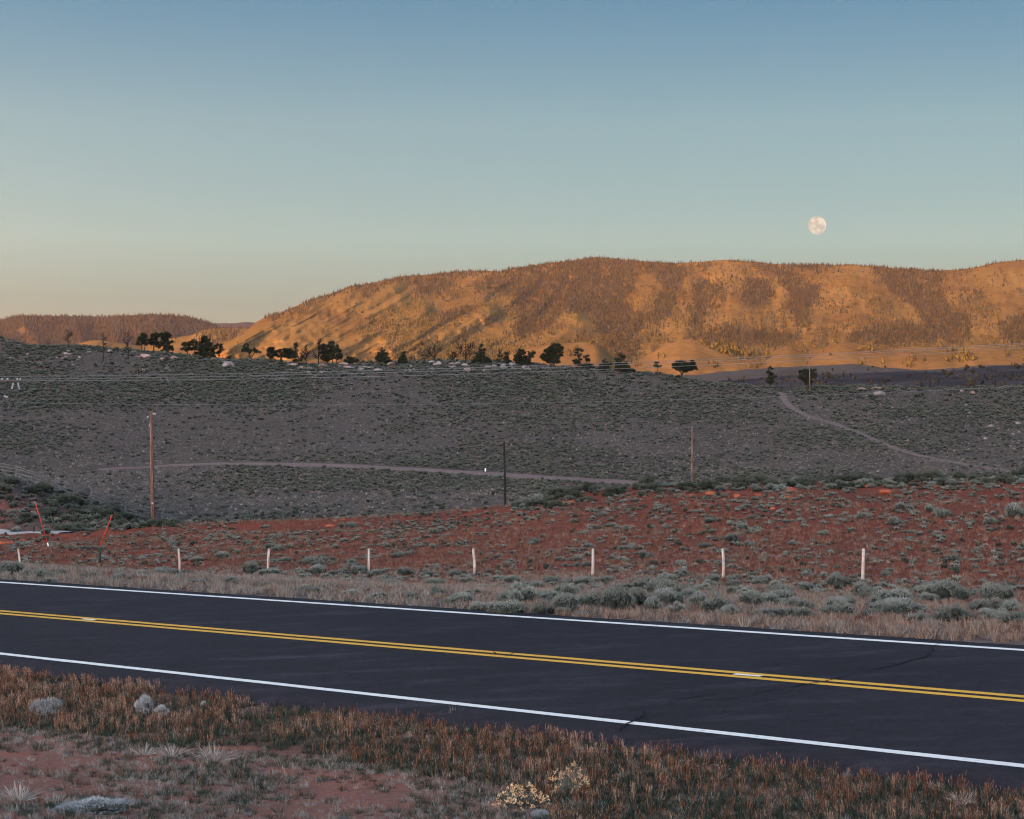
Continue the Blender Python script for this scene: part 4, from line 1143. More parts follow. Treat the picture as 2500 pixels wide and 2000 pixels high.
# ------------------------------------------------------------------ rocks
M['granite'] = noise_mat('pale_granite', [(0, (0.10, 0.088, 0.088)), (0.5, (0.22, 0.20, 0.195)), (1, (0.34, 0.31, 0.30))], 1.4, bump=0.6, bscale=4, bdist=0.1)
M['pink_granite'] = noise_mat('pink_granite', [(0, (0.14, 0.10, 0.09)), (0.5, (0.24, 0.17, 0.15)), (1, (0.34, 0.25, 0.22))], 1.2, bump=0.6, bscale=4, bdist=0.1)
M['red_stone'] = noise_mat('red_sandstone', [(0, (0.20, 0.045, 0.025)), (0.5, (0.33, 0.085, 0.042)), (1, (0.38, 0.16, 0.105))], 1.5, sc=(1, 1, 3), bump=0.6, bscale=5, bdist=0.08)
def rock_mesh(name, seed, mat, flat=0.6):
    rs = np.random.default_rng(seed)
    bm = bmesh.new()
    bmesh.ops.create_icosphere(bm, subdivisions=2, radius=0.5)
    n1 = [rs.normal(size=3) for _ in range(7)]
    for v in bm.verts:
        p = np.array(v.co)
        for q in n1:
            q = q / np.linalg.norm(q); d = p @ q
            if d > 0.33: p = p - q * (d - 0.33) * 0.9
        p *= 1 + rs.uniform(-0.06, 0.06)
        p[2] *= flat
        v.co = p
    me = bpy.data.meshes.new(name); bm.to_mesh(me); bm.free()
    me.materials.append(M[mat])
    return me
ROCKS = {k: [rock_mesh('%s_rock_%d' % (k, s), hash_ * 17 + s, m, fl) for s in range(5)] for hash_, (k, m, fl) in enumerate((('pale', 'granite', 0.62), ('pink', 'pink_granite', 0.5), ('red', 'red_stone', 0.5)))}
def rock(x, y, w, h, kind, label, group=None, ymin=100.0, seed=0):
    g = sight(x, y, ymin)
    s = g[1] / F
    o = obj('boulder' if w > 24 else 'rock', ROCKS[kind][seed % 5], loc=(g[0], g[1], g[2] + h * s * 0.3), rot=(0, 0, seed * 1.7), sc=(w * s, w * s * 0.8, h * s * 1.6))
    tag(o, label, 'rock', group or 'rocks on the hill')
rock(556, 896, 42, 19, 'pale', 'large pale boulder just under the ridge left of the lone windswept pine', seed=1)
rock(2148, 966, 34, 15, 'pale', 'large pale boulder near the right ridge, right of the distant pole', seed=2)
rock(2105, 952, 24, 9, 'pink', 'low brown rock on the right ridge above the large pale boulder', seed=3)
rock(2140, 950, 34, 8, 'pink', 'long flat brown rock on the right ridge', seed=4)
rock(2118, 968, 13, 6, 'pale', 'small pale stone left of the large boulder on the right', seed=0)
rock(2485, 1037, 22, 11, 'pale', 'pale rock near the right edge of the field', seed=1)
rock(2420, 1043, 18, 9, 'pale', 'pale rock in the right field, left of the edge rock', seed=2)
rock(2406, 1073, 13, 7, 'pale', 'round pale stone low in the right field', seed=3)
rock(2216, 1077, 12, 6, 'pale', 'pale stone right of the winding hill track', seed=4)
rock(2176, 996, 13, 5, 'pale', 'flat pale stone below the large right boulder', seed=0)
rock(2375, 962, 18, 12, 'pink', 'brownish rock below the right ridge', seed=1)
rock(2348, 957, 12, 7, 'pale', 'pale stone under the right end of the ridge', seed=2)
rock(194, 876, 10, 9, 'pale', 'upright pale stone between the two left dead trees', seed=3)
rock(1388, 1228, 1, 1, 'red', 'tiny red stone on the bank', seed=1) if False else None
for k, (x, y, w, h, lb) in enumerate([(2160, 1207, 36, 22, 'largest orange-red boulder on the crest of the red bank'), (1930, 1200, 34, 16, 'slanted red slab on the crest left of the largest boulder'), (1735, 1210, 30, 16, 'red block in the ledge right of the reddish pole'),
                                      (1887, 1246, 20, 13, 'pinkish red stone lying on the slope below the crest'), (1800, 1216, 26, 14, 'red block beside a tan tuft on the crest'), (1850, 1212, 24, 10, 'flat red slab right of the tan tuft on the crest'),
                                      (1690, 1213, 22, 10, 'red ledge stone under the reddish pole'), (805, 1288, 32, 13, 'lone orange red outcrop low on the bank left of centre'), (838, 1270, 22, 6, 'thin pink slab on the crest left of centre'),
                                      (1395, 1228, 26, 9, 'pinkish slab below the bushes at centre crest'), (1565, 1228, 18, 6, 'pale flat stone high on the bank at centre'), (2120, 1190, 26, 12, 'red rock behind and left of the largest boulder'),
                                      (2285, 1190, 24, 8, 'red ledge right of the largest boulder'), (2460, 1176, 34, 8, 'red ledge at the far right crest'), (2070, 1197, 20, 6, 'small pink slab between crest rocks on the right'), (15, 1332, 44, 20, 'red rock face in the cut bank at the left edge'),
                                      (55, 1322, 26, 10, 'pink slab on the cut bank at the left'), (1925, 1216, 16, 9, 'small pink stone under the slanted slab')]):
    rock(x, y, w, h, 'red', lb, 'red rocks along the crest of the bank', 70.0, k)
ORD = ['first', 'second', 'third', 'fourth', 'fifth', 'sixth', 'seventh', 'eighth', 'ninth', 'tenth', 'eleventh', 'twelfth', 'thirteenth', 'fourteenth', 'fifteenth', 'sixteenth', 'seventeenth', 'eighteenth', 'nineteenth', 'twentieth']
ORD += ['twenty-' + o for o in ORD[:9]] + ['thirtieth'] + ['thirty-' + o for o in ORD[:9]] + ['fortieth']
def nth(k): return ORD[k] if k < len(ORD) else '%dth' % (k + 1)
rs = np.random.default_rng(5)
zones = [('pale', 30, (985, 1290), (2, 22), (8, 26), 'pale rock in the long outcrop under the bare dead trees', 'rocks of the ridge outcrop'),
         ('pale', 14, (700, 960), (4, 20), (9, 28), 'pale rock on the ridge below the bushy dark pines', 'rocks of the ridge outcrop'),
         ('pink', 10, (690, 1290), (1, 10), (16, 40), 'flat brownish ledge rock along the ridge top', 'rocks of the ridge outcrop'),
         ('pale', 30, (0, 430), (3, 46), (6, 18), 'grey rock scattered under the ridge at far left', 'rocks of the left ridge'),
         ('pink', 8, (330, 700), (2, 20), (14, 34), 'brown ledge rock on the left part of the ridge', 'rocks of the left ridge')]
for kind, n, (xa, xb), (da, db), (wa, wb), lb, gp in zones:
    for k, x in enumerate(np.sort(rs.uniform(xa, xb, n))):
        y = lerp(RIDGE, x) + rs.uniform(da, db); w = rs.uniform(wa, wb)
        rock(x, y, w, w * rs.uniform(0.28, 0.5), kind, lb + ', ' + nth(k) + ' from the left', gp, 140, k * 3)
for k, x in enumerate(np.sort(rs.uniform(2180, 2500, 30))):
    y = rs.uniform(985, 1110); w = rs.uniform(4, 11)
    rock(x, y, w, w * 0.5, 'pale', 'small pale stone scattered over the right field, ' + nth(k) + ' from the left', 'stones in the right field', 140, k)
for k, x in enumerate(np.sort(rs.uniform(420, 1240, 26))):
    y = lerp([(420, 1147), (800, 1147), (1000, 1154), (1240, 1166)], x) + rs.normal(0, 2.5); w = rs.uniform(3, 8)
    rock(x, y, w, w * 0.5, 'pale', 'small white stone along the lower edge of the dirt track, ' + nth(k) + ' from the left', 'stones along the dirt track', 140, k)

# ------------------------------------------------------------------ trees along the ridge
M['needles'] = leaf_mat('pine_needles', [(0.0, (0.010, 0.013, 0.009)), (0.5, (0.028, 0.034, 0.021)), (1.0, (0.062, 0.070, 0.042))], sat_var=0.15)
M['bark'] = noise_mat('dark_bark', [(0, (0.022, 0.018, 0.015)), (1, (0.06, 0.047, 0.04))], 2.5, sc=(4, 4, 0.6))
M['dead_wood'] = noise_mat('dead_wood', [(0, (0.018, 0.014, 0.013)), (1, (0.045, 0.036, 0.032))], 2.5)
M['dead_dark'] = noise_mat('dark_dead_wood', [(0, (0.010, 0.008, 0.007)), (1, (0.026, 0.021, 0.018))], 2.5)
def crown_mesh(name, clumps, s, bx, by, seed, dens=1.0, gap=0.30):
    rs = np.random.default_rng(seed)
    P = Plant()
    subs = []
    for (cx, cy, rx, ry) in clumps:
        m_ = int(np.clip(rx * ry / 4.0, 5, 22))
        for q_ in range(m_):
            a_ = rs.uniform(0, 6.283); r_ = math.sqrt(rs.random()) * 1.08
            f_ = rs.uniform(0.22, 0.46)
            subs.append((cx + rx * r_ * math.cos(a_), cy + ry * r_ * math.sin(a_), max(rx * f_, 1.6), max(min(ry, rx) * f_ * 1.15, 1.7)))
    for ci, (cx, cy, rx, ry) in enumerate(subs):
        n = int(np.clip(rx * ry * 3.14 * 5.0 * dens, 30, 900))
        d = rs.normal(size=(n, 3)); d /= np.linalg.norm(d, axis=1)[:, None]
        r = rs.random(n) ** 0.45
        p = d * r[:, None]
        # ragged, layered outline with holes
        q = np.stack([cx + p[:, 0] * rx, cy - p[:, 2] * ry], -1)
        nz = vnoise(q[:, 0] / 2.6 + p[:, 1] * 2, q[:, 1] / 2.2, seed + ci) * 0.65 + vnoise(q[:, 0] / 8.0, q[:, 1] / 4.0 + p[:, 1], seed + 50 + ci) * 0.35
        k = nz > gap + 0.14 + 0.34 * (r - 0.6)
        p = p[k]; q = q[k]; n = len(p)
        base = np.stack([(q[:, 0] - bx) * s, (p[:, 1] * rx + (vnoise(ci * 7.1, 0.3, seed) - 0.5) * 14) * s, (by - q[:, 1]) * s], -1)
        m = 3
        B = np.repeat(base, m, 0)
        D = np.repeat(p * np.array([1, 1, 0.5]), m, 0) + np.array([0, 0, 0.35]) + rs.normal(size=(n * m, 3)) * 0.55
        D /= np.linalg.norm(D, axis=1)[:, None]
        tn = np.clip(np.repeat(0.35 + 0.35 * p[:, 2] + 0.3 * rs.random(n), m), 0, 1)
        P.add(*blades(n * m, B, D, rs.uniform(0.16, 0.42, n * m), np.full(n * m, 0.07), np.zeros(n * m), 1, tn, rs))
    return P.mesh(name, [M['needles']])
def tree_base(bx, by, ymin):
    g = sight(bx, by, ymin)
    return g, g[1] / F, CY - F * g[2] / g[1]
def pine(name, label, base, trunks, clumps, seed, dens=1.0, gap=0.30, ymin=200.0):
    bx, by = base
    g, s, byy = tree_base(bx, by, ymin)
    e = empty(name, tuple(g)); tag(e, label, 'tree', 'trees along the ridge')
    for t in trunks:
        pts = np.array([((x - bx) * s, 0.0, (byy - y) * s) for x, y, r in t]); pts[0, 2] = min(pts[0, 2], 0) - 0.5
        stem = obj('trunk', MB().tube(pts, [r * s for x, y, r in t], 7).mesh('trunk', [M['bark']]), e)
    # limbs from the nearest trunk into each clump
    mb = MB(); rs = np.random.default_rng(seed)
    alltr = np.array([(x, y) for t in trunks for x, y, r in t])
    for cx, cy, rx, ry in clumps:
        for k in range(4):
            j = np.argmin(np.hypot(alltr[:, 0] - cx, (alltr[:, 1] - cy) * 0.6 - 2 + rs.normal(0, 2, len(alltr))))
            a = alltr[j]; b = (cx + rs.uniform(-0.8, 0.8) * rx, cy + rs.uniform(-0.6, 0.7) * ry)
            dy = rs.uniform(-0.5, 0.5) * rx * s
            A = np.array([(a[0] - bx) * s, 0, (byy - a[1]) * s]); Bp = np.array([(b[0] - bx) * s, dy, (byy - b[1]) * s])
            mb.tube([A, (A + Bp) / 2 + (0, 0, 0.08 * np.linalg.norm(Bp - A)), Bp], [0.07, 0.05, 0.025], 5)
    obj('limb', mb.mesh('limb', [M['bark']]), stem)
    obj('crown', crown_mesh('crown', clumps, s, bx, byy, seed, dens, gap), e)
def dead_tree(name, label, base, top, spread, n, seed, up=0.6, start=0.3, r0=1.6, arms=None, ymin=200.0, twig=5):
    bx, by = base
    g, s, byy = tree_base(bx, by, ymin)
    e = empty(name, tuple(g)); tag(e, label, 'dead tree', 'trees along the ridge')
    rs = np.random.default_rng(seed)
    wood = M['dead_wood'] if bx < 330 else M['dead_dark']
    H = (byy - top[1]) * s; tx = (top[0] - bx) * s
    tr = np.array([(0, 0, -0.5), (tx * 0.2, 0, H * 0.35), (tx * 0.6, 0, H * 0.7), (tx, 0, H)])
    if arms is None or True:
        obj('trunk', MB().tube(tr, [r0 * s, r0 * s * 0.8, r0 * s * 0.5, 0.03], 7).mesh('trunk', [wood]), e)
    def limb(a, b, r, depth, mb, curl):
        mid = (a + b) / 2 + np.array([0, 0, -curl * np.linalg.norm(b - a)])
        mb.tube([a, mid, b], [r, r * 0.75, r * 0.35], 5)
        if depth > 0:
            for k in range(twig):
                t = rs.uniform(0.35, 1.0)
                p = (a * (1 - t) ** 2 + 2 * mid * t * (1 - t) + b * t * t)
                L = np.linalg.norm(b - a) * rs.uniform(0.25, 0.55)
                d = (b - a) / np.linalg.norm(b - a) + rs.normal(size=3) * 0.7 + np.array([0, 0, up * 0.7]); d /= np.linalg.norm(d)
                limb(p, p + d * L, max(r * 0.55, 0.055), depth - 1, mb, 0.05)
    if arms:
        for (x0, y0, x1, y1) in arms:
            mb = MB()
            limb(np.array([(x0 - bx) * s, 0, (byy - y0) * s]), np.array([(x1 - bx) * s, rs.normal(0, 0.5), (byy - y1) * s]), r0 * s * 0.55, 2, mb, 0.12)
            obj('branch', mb.mesh('branch', [wood]), e)
    for k in range(n):
        t = start + (0.97 - start) * (k + rs.random()) / n
        p = np.array([np.interp(t, [0, 0.35, 0.7, 1], tr[:, 0]), 0, H * t])
        a = rs.uniform(0, 2 * np.pi); L = spread * s * (1.15 - 0.75 * t) * rs.uniform(0.6, 1.15)
        d = np.array([math.cos(a), math.sin(a), up * rs.uniform(0.5, 1.3)]); d /= np.linalg.norm(d)
        mb = MB(); limb(p, p + d * L, 0.10, 1, mb, 0.10)
        obj('branch', mb.mesh('branch', [wood]), e)

dead_tree('dead_tree', 'leftmost bare dead tree on the left part of the ridge', (167, 852), (167, 808), 20, 16, 1, 0.75)
dead_tree('dead_tree', 'second bare dead tree from the left, standing below the ridge line', (252, 879), (252, 811), 17, 20, 2, 0.35, 0.3)
dead_tree('dead_tree', 'bare dead tree just left of the three tall pines', (313, 876), (312, 809), 19, 20, 3, 0.45, 0.25)
pine('pine_tree', 'left one of three tall dark pines with a bare forked stem', (347, 858), [[(347, 858, 1.6), (346, 842, 1.2), (345, 825, 0.7)], [(351, 858, 1.3), (354, 845, 1.0), (355, 832, 0.6)]], [(345, 829, 14, 8), (356, 836, 8, 6), (335, 840, 8, 3), (350, 821, 10, 5)], 11)
pine('pine_tree', 'middle one of three tall dark pines on the left ridge', (375, 857), [[(375, 857, 1.7), (376, 843, 1.3), (377, 820, 0.7)]], [(377, 819, 10, 6), (373, 832, 11, 6), (383, 841, 12, 5), (390, 846, 7, 4)], 12)
pine('pine_tree', 'right one of three tall dark pines, foliage reaching its foot', (406, 863), [[(406, 863, 1.9), (405, 845, 1.4), (403, 820, 0.7)]], [(404, 820, 12, 7), (402, 834, 11, 7), (414, 836, 8, 5), (409, 848, 12, 6), (400, 857, 12, 4), (418, 853, 6, 5)], 13)
pine('pine_tree', 'slender pine at the left of the dense clump on the ridge', (458, 868), [[(458, 868, 1.2), (457, 852, 0.9), (456, 840, 0.5)]], [(455, 844, 12, 6), (452, 853, 10, 4), (462, 850, 7, 4)], 14)
pine('pine_tree', 'second slender pine of the clump, touching the big one', (475, 869), [[(475, 869, 1.2), (474, 850, 0.9), (472, 832, 0.5)]], [(472, 838, 9, 7), (476, 850, 9, 6)], 15)
pine('pine_tree', 'biggest dark pine in the middle of the ridge clump, pointed top', (503, 876), [[(503, 876, 2.0), (501, 850, 1.5), (498, 822, 0.6)]], [(498, 826, 7, 7), (501, 838, 12, 8), (502, 851, 17, 8), (498, 862, 18, 7), (507, 869, 15, 5), (490, 846, 8, 5)], 16, 1.2, 0.24)
pine('pine_tree', 'thin pine right behind the biggest one of the clump', (523, 874), [[(523, 874, 1.1), (523, 858, 0.8), (522, 842, 0.4)]], [(522, 847, 7, 6), (523, 858, 7, 6)], 17)
pine('pine_tree', 'rightmost thin pine of the dense ridge clump', (534, 876), [[(534, 876, 1.1), (535, 858, 0.8), (535, 842, 0.4)]], [(535, 846, 6, 7), (537, 857, 8, 5), (533, 866, 6, 4)], 18)
dead_tree('dead_shrub', 'spiky dead shrub right of the dense pine clump', (562, 880), (562, 868), 11, 12, 4, 0.5, 0.1, 0.8)
pine('windswept_pine', 'lone windswept pine with a curved trunk and one long right branch', (614, 882), [[(614, 882, 2.4), (610, 873, 1.9), (608, 862, 1.6), (603, 850, 1.0)], [(609, 864, 1.2), (621, 860, 0.9), (632, 861, 0.5)]], [(600, 845, 6, 6), (601, 855, 9, 6), (609, 858, 7, 4), (625, 860, 9, 3.5), (621, 853, 3, 3), (594, 853, 4, 3)], 19)
pine('flat_topped_pine', 'broad flat-topped pine with a thick bare trunk right of the windswept one', (684.5, 887), [[(684.5, 887, 2.6), (686, 876, 2.2), (690, 866, 1.4)], [(666, 883, 1.0), (666, 872, 0.8), (664, 862, 0.5)]], [(664, 855, 11, 6), (665, 866, 10, 7), (694, 858, 17, 6), (690, 867, 18, 5), (715, 866, 10, 6), (708, 872, 8, 4), (653, 857, 4, 3)], 20, 1.15, 0.24)
pine('thin_pine', 'thin pine with foliage on its left side beside bare trunks', (731, 894), [[(731, 894, 0.9), (728, 870, 0.7), (722, 838, 0.3)]], [(722, 845, 5, 8), (722, 858, 6, 5), (718, 872, 9, 3), (724, 881, 13, 2.2)], 21)
dead_tree('dead_tree', 'thin bare trunk left of the pair of grey dead trees', (737.5, 894), (736, 853), 10, 9, 5, 0.5, 0.35, 0.9)
dead_tree('dead_tree', 'slim grey dead tree with fine branches left of the largest upswept one', (747.5, 894), (747, 842), 18, 20, 6, 0.9, 0.25, 1.2)
dead_tree('dead_tree', 'tall dead tree with upswept branches left of the three-stemmed pines', (777.5, 893), (778, 831), 24, 24, 7, 1.0, 0.22, 1.5)
pine('pine_tree', 'dense square-topped pine at the left of the three-stemmed group', (801, 890), [[(801, 890, 1.7), (800, 870, 1.3), (798, 848, 0.6)]], [(793, 849, 9, 7), (795, 862, 10, 8), (796, 875, 11, 7), (786, 872, 5, 5)], 22, 1.2, 0.24)
pine('pine_tree', 'tallest middle pine of the three-stemmed group', (811.5, 890), [[(811.5, 890, 1.4), (811, 870, 1.1), (810, 840, 0.5)]], [(809, 842, 8, 7), (808, 856, 10, 8), (809, 870, 11, 6)], 23, 1.2, 0.24)
pine('pine_tree', 'right pine of the three-stemmed group with a bare lower stem', (820.5, 891), [[(820.5, 891, 1.4), (821, 873, 1.1), (822, 850, 0.5)]], [(821, 850, 6, 8), (825, 862, 9, 7), (826, 873, 10, 5)], 24, 1.2, 0.26)
pine('bushy_pine', 'low bushy pine behind the ridge with a dead bough on its right', (858, 889), [[(858, 889, 1.2), (858, 880, 0.8)], [(868, 889, 0.8), (878, 880, 0.6), (890, 870, 0.3)]], [(857, 874, 8, 4), (850, 880, 9, 5), (863, 880, 10, 5)], 25)
pine('pine_tree', 'broad triangular pine standing behind a block of rock', (936, 892), [[(936, 892, 1.6), (935, 872, 1.2), (934, 855, 0.5)]], [(934, 856, 6, 5), (935, 865, 11, 5), (934, 875, 16, 6), (942, 884, 12, 6), (926, 870, 6, 3)], 26, 1.1, 0.26)
pine('pine_tree', 'small conical pine right of the broad triangular one', (983, 891), [[(983, 891, 1.4), (983, 875, 1.0), (983, 862, 0.5)]], [(983, 865, 6, 5), (982, 874, 9, 6), (984, 883, 11, 5)], 27, 1.1, 0.26)
dead_tree('dead_tree', 'bare spreading dead tree with curled boughs on the rock outcrop', (1062, 884), (1060, 866), 10, 4, 8, 0.6, 0.5, 1.9, [(1061, 872, 1036, 845), (1061, 870, 1074, 850), (1062, 874, 1046, 860), (1054, 868, 1037, 868), (1045, 866, 1035, 880), (1063, 868, 1060, 846)])
dead_tree('dead_shrub', 'low bare bush between two large dead trees on the outcrop', (1105, 882), (1105, 861), 20, 16, 9, 0.6, 0.1, 1.3)
dead_tree('dead_tree', 'tallest dead tree with a long bare spike above upswept boughs', (1137, 888), (1137.5, 820), 8, 6, 10, 0.8, 0.4, 2.0, [(1137, 871, 1119, 842), (1137, 869, 1126, 843), (1137, 873, 1155, 843), (1137, 870, 1149, 846), (1137, 874, 1123, 862), (1137, 876, 1153, 862), (1137, 866, 1144, 843)])
pine('conifer_tree', 'layered conical conifer right of the tallest dead tree', (1174, 888), [[(1174, 888, 1.6), (1174, 865, 1.1), (1174, 841, 0.3)]], [(1174, 846, 5, 5), (1175, 855, 9, 4), (1172, 864, 10, 4), (1174, 873, 14, 4), (1169, 880, 16, 4), (1182, 882, 13, 4), (1188, 876, 5, 3)], 28, 1.1, 0.28)
pine('thin_conifer', 'thin sparse conifer just left of a small dark cone-shaped one', (1220, 888), [[(1220, 888, 1.0), (1220, 868, 0.7), (1220, 848, 0.25)]], [(1220, 856, 4, 6), (1220, 868, 6, 5), (1222, 879, 9, 4), (1212, 878, 5, 3)], 29, 0.55, 0.42)
pine('conifer_tree', 'small dark cone-shaped conifer beside the sparse thin one', (1237.5, 889), [[(1237.5, 889, 1.2), (1237.5, 875, 0.9), (1237.5, 860, 0.3)]], [(1238, 866, 5, 5), (1237, 875, 7, 6), (1238, 884, 8, 5)], 30, 1.1, 0.26)
pine('pine_tree', 'dense triangular pine left of a small lollipop-shaped tree', (1273, 893), [[(1273, 893, 1.6), (1273, 875, 1.2), (1273, 858, 0.5)]], [(1273, 860, 8, 6), (1271, 870, 12, 6), (1273, 880, 14, 7), (1281, 886, 9, 5)], 31, 1.2, 0.22)
pine('pine_tree', 'small lollipop-shaped tree with a bare stem', (1295, 895), [[(1295, 895, 0.9), (1295, 880, 0.8), (1296, 865, 0.5)]], [(1297, 863, 8, 6), (1295, 871, 7, 4), (1290, 878, 6, 4)], 32)
pine('pine_tree', 'largest round-crowned pine near the centre of the ridge, gaps on its right', (1353, 897), [[(1353, 897, 2.4), (1353, 884, 2.0), (1355, 862, 1.2), (1358, 846, 0.6)]], [(1358, 849, 14, 8), (1347, 858, 14, 7), (1334, 872, 12, 7), (1350, 874, 14, 8), (1365, 870, 11, 5), (1371, 858, 6, 4), (1358, 883, 11, 5), (1342, 884, 8, 4)], 33, 1.05, 0.28)
pine('sparse_pine', 'sparse pine with open layered boughs right of the round-crowned pine', (1413, 901), [[(1413, 901, 1.3), (1413, 880, 1.0), (1412, 853, 0.4)]], [(1412, 857, 9, 5), (1408, 868, 6, 3), (1417, 868, 6, 4), (1409, 880, 11, 4), (1406, 889, 10, 3), (1420, 890, 10, 4)], 34, 0.85, 0.33)
pine('sparse_pine', 'short pine merging with a low bush right of the sparse pine', (1433, 902), [[(1433, 902, 1.0), (1433, 885, 0.7), (1432, 866, 0.3)]], [(1432, 870, 6, 4), (1434, 879, 8, 4), (1436, 891, 11, 4), (1442, 897, 8, 4)], 35, 0.9, 0.30)
pine('bushy_pine', 'dense rounded dark bush with a small top knot on the ridge', (1479, 907), [[(1479, 907, 1.2), (1479, 890, 0.8)]], [(1479, 883, 6, 4), (1479, 892, 13, 6), (1479, 901, 14, 5)], 36, 1.2, 0.22)
pine('pine_tree', 'upright pine with a heavy low skirt on its right side', (1517, 910), [[(1517, 910, 1.6), (1516, 890, 1.2), (1517, 866, 0.4)]], [(1517, 869, 8, 5), (1512, 878, 9, 5), (1516, 889, 13, 5), (1522, 898, 18, 5), (1533, 903, 14, 5), (1508, 901, 8, 4)], 37, 1.05, 0.27)
pine('small_tree', 'tiny umbrella-shaped tree alone on the slope of the ridge', (1605.5, 913), [[(1605.5, 913, 0.8), (1605.5, 898, 0.6), (1605, 887, 0.4)]], [(1605, 889, 7, 4), (1601, 895, 7, 2.5), (1609, 895, 5, 2.5)], 38)
pine('windswept_pine', 'flat-crowned windswept pine on a leaning trunk at the ridge end', (1661, 927), [[(1661, 927, 2.6), (1664, 917, 2.2), (1669, 906, 1.6), (1675, 897, 1.0)]], [(1660, 891, 15, 7), (1678, 892, 18, 8), (1692, 898, 11, 7), (1672, 900, 16, 6), (1652, 896, 8, 5), (1688, 885, 8, 4), (1654, 924, 7, 6)], 39, 1.15, 0.24)
pine('slim_pine', 'slim ragged pine standing alone left of the saddle track', (1882, 947), [[(1882, 947, 1.3), (1882, 925, 1.0), (1881, 895, 0.4)]], [(1881, 899, 5, 4), (1876, 907, 5, 4), (1883, 910, 6, 5), (1888, 917, 7, 3), (1880, 922, 8, 5), (1882, 931, 8, 5)], 40, 1.0, 0.26)
pine('fan_shaped_pine', 'fan-shaped pine with upswept boughs beside the distant pole', (1973.5, 951), [[(1973.5, 951, 1.5), (1973, 940, 1.2), (1962, 915, 0.6)], [(1974, 942, 1.0), (1978, 928, 0.8), (1984, 912, 0.5)], [(1975, 948, 0.8), (1982, 936, 0.6), (1988, 925, 0.4)]], [(1960, 910, 9, 6), (1972, 908, 11, 6), (1985, 909, 9, 6), (1957, 920, 7, 6), (1969, 922, 12, 8), (1986, 920, 8, 6), (1972, 934, 9, 5)], 41, 0.85, 0.33)

# ------------------------------------------------------------------ sagebrush: individual bushes on the verge and the red bank
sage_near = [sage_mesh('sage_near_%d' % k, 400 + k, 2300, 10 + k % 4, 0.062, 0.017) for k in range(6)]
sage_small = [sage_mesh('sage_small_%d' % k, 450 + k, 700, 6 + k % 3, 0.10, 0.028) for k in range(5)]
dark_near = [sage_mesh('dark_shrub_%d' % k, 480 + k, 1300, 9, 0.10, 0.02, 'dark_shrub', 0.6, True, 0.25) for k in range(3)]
BUSH = [(1265, 1475, 110, 60), (1235, 1502, 110, 50), (1330, 1502, 70, 45), (1385, 1492, 90, 55), (1440, 1487, 85, 55), (1372, 1509, 55, 24), (1510, 1492, 110, 72), (1560, 1477, 75, 50), (1525, 1446, 80, 28), (1575, 1442, 70, 40),
        (1620, 1458, 105, 55), (1598, 1494, 62, 45), (1650, 1498, 70, 34), (1690, 1462, 60, 34), (1718, 1446, 62, 28), (1700, 1478, 52, 42), (1745, 1498, 92, 58), (1785, 1505, 66, 34), (1812, 1457, 50, 28), (1832, 1483, 84, 48), (1882, 1478, 72, 38),
        (1866, 1424, 56, 24), (1972, 1442, 56, 25), (2050, 1432, 72, 38), (2112, 1457, 50, 22), (2146, 1446, 36, 18), (2192, 1457, 62, 22), (2040, 1503, 96, 52), (2062, 1483, 62, 38), (1962, 1493, 72, 38), (1930, 1484, 62, 32), (1950, 1518, 70, 28),
        (2142, 1488, 62, 42), (2205, 1504, 140, 52), (2270, 1467, 56, 25), (2322, 1463, 112, 52), (2280, 1447, 72, 38), (2332, 1518, 112, 50), (2392, 1494, 62, 38), (2440, 1514, 72, 36), (2472, 1498, 62, 40), (2432, 1464, 92, 52), (2492, 1520, 56, 30),
        (1300, 1440, 70, 26), (1345, 1425, 60, 22), (1420, 1430, 64, 26), (1390, 1452, 60, 26), (1300, 1462, 60, 24), (1215, 1418, 44, 18), (1250, 1425, 60, 24), (1475, 1422, 56, 20), (1625, 1418, 60, 24), (1665, 1408, 50, 22), (1740, 1420, 50, 22), (1790, 1430, 50, 20),
        (25, 1402, 62, 40), (72, 1410, 62, 26), (108, 1412, 72, 28), (150, 1402, 30, 18), (405, 1404, 76, 24), (345, 1404, 44, 18), (455, 1402, 46, 15), (615, 1399, 58, 34), (655, 1402, 62, 20), (540, 1364, 50, 22), (478, 1372, 42, 16), (500, 1410, 44, 14),
        (735, 1403, 44, 20), (775, 1402, 54, 28), (832, 1404, 64, 20), (872, 1401, 54, 26), (926, 1404, 48, 19), (990, 1402, 50, 24), (1045, 1406, 50, 22), (1112, 1407, 44, 20), (1140, 1422, 50, 20), (1065, 1428, 60, 22), (960, 1430, 56, 20), (755, 1448, 62, 26),
        (650, 1436, 54, 20), (858, 1458, 60, 26), (560, 1424, 56, 20), (480, 1424, 50, 18), (300, 1416, 60, 22), (220, 1412, 50, 20), (120, 1424, 60, 18), (1120, 1476, 90, 36), (1070, 1452, 70, 28), (1000, 1465, 66, 26), (1160, 1455, 60, 24), (930, 1462, 56, 22), (1175, 1492, 70, 30),
        (40, 1300, 30, 18), (110, 1303, 30, 16)]
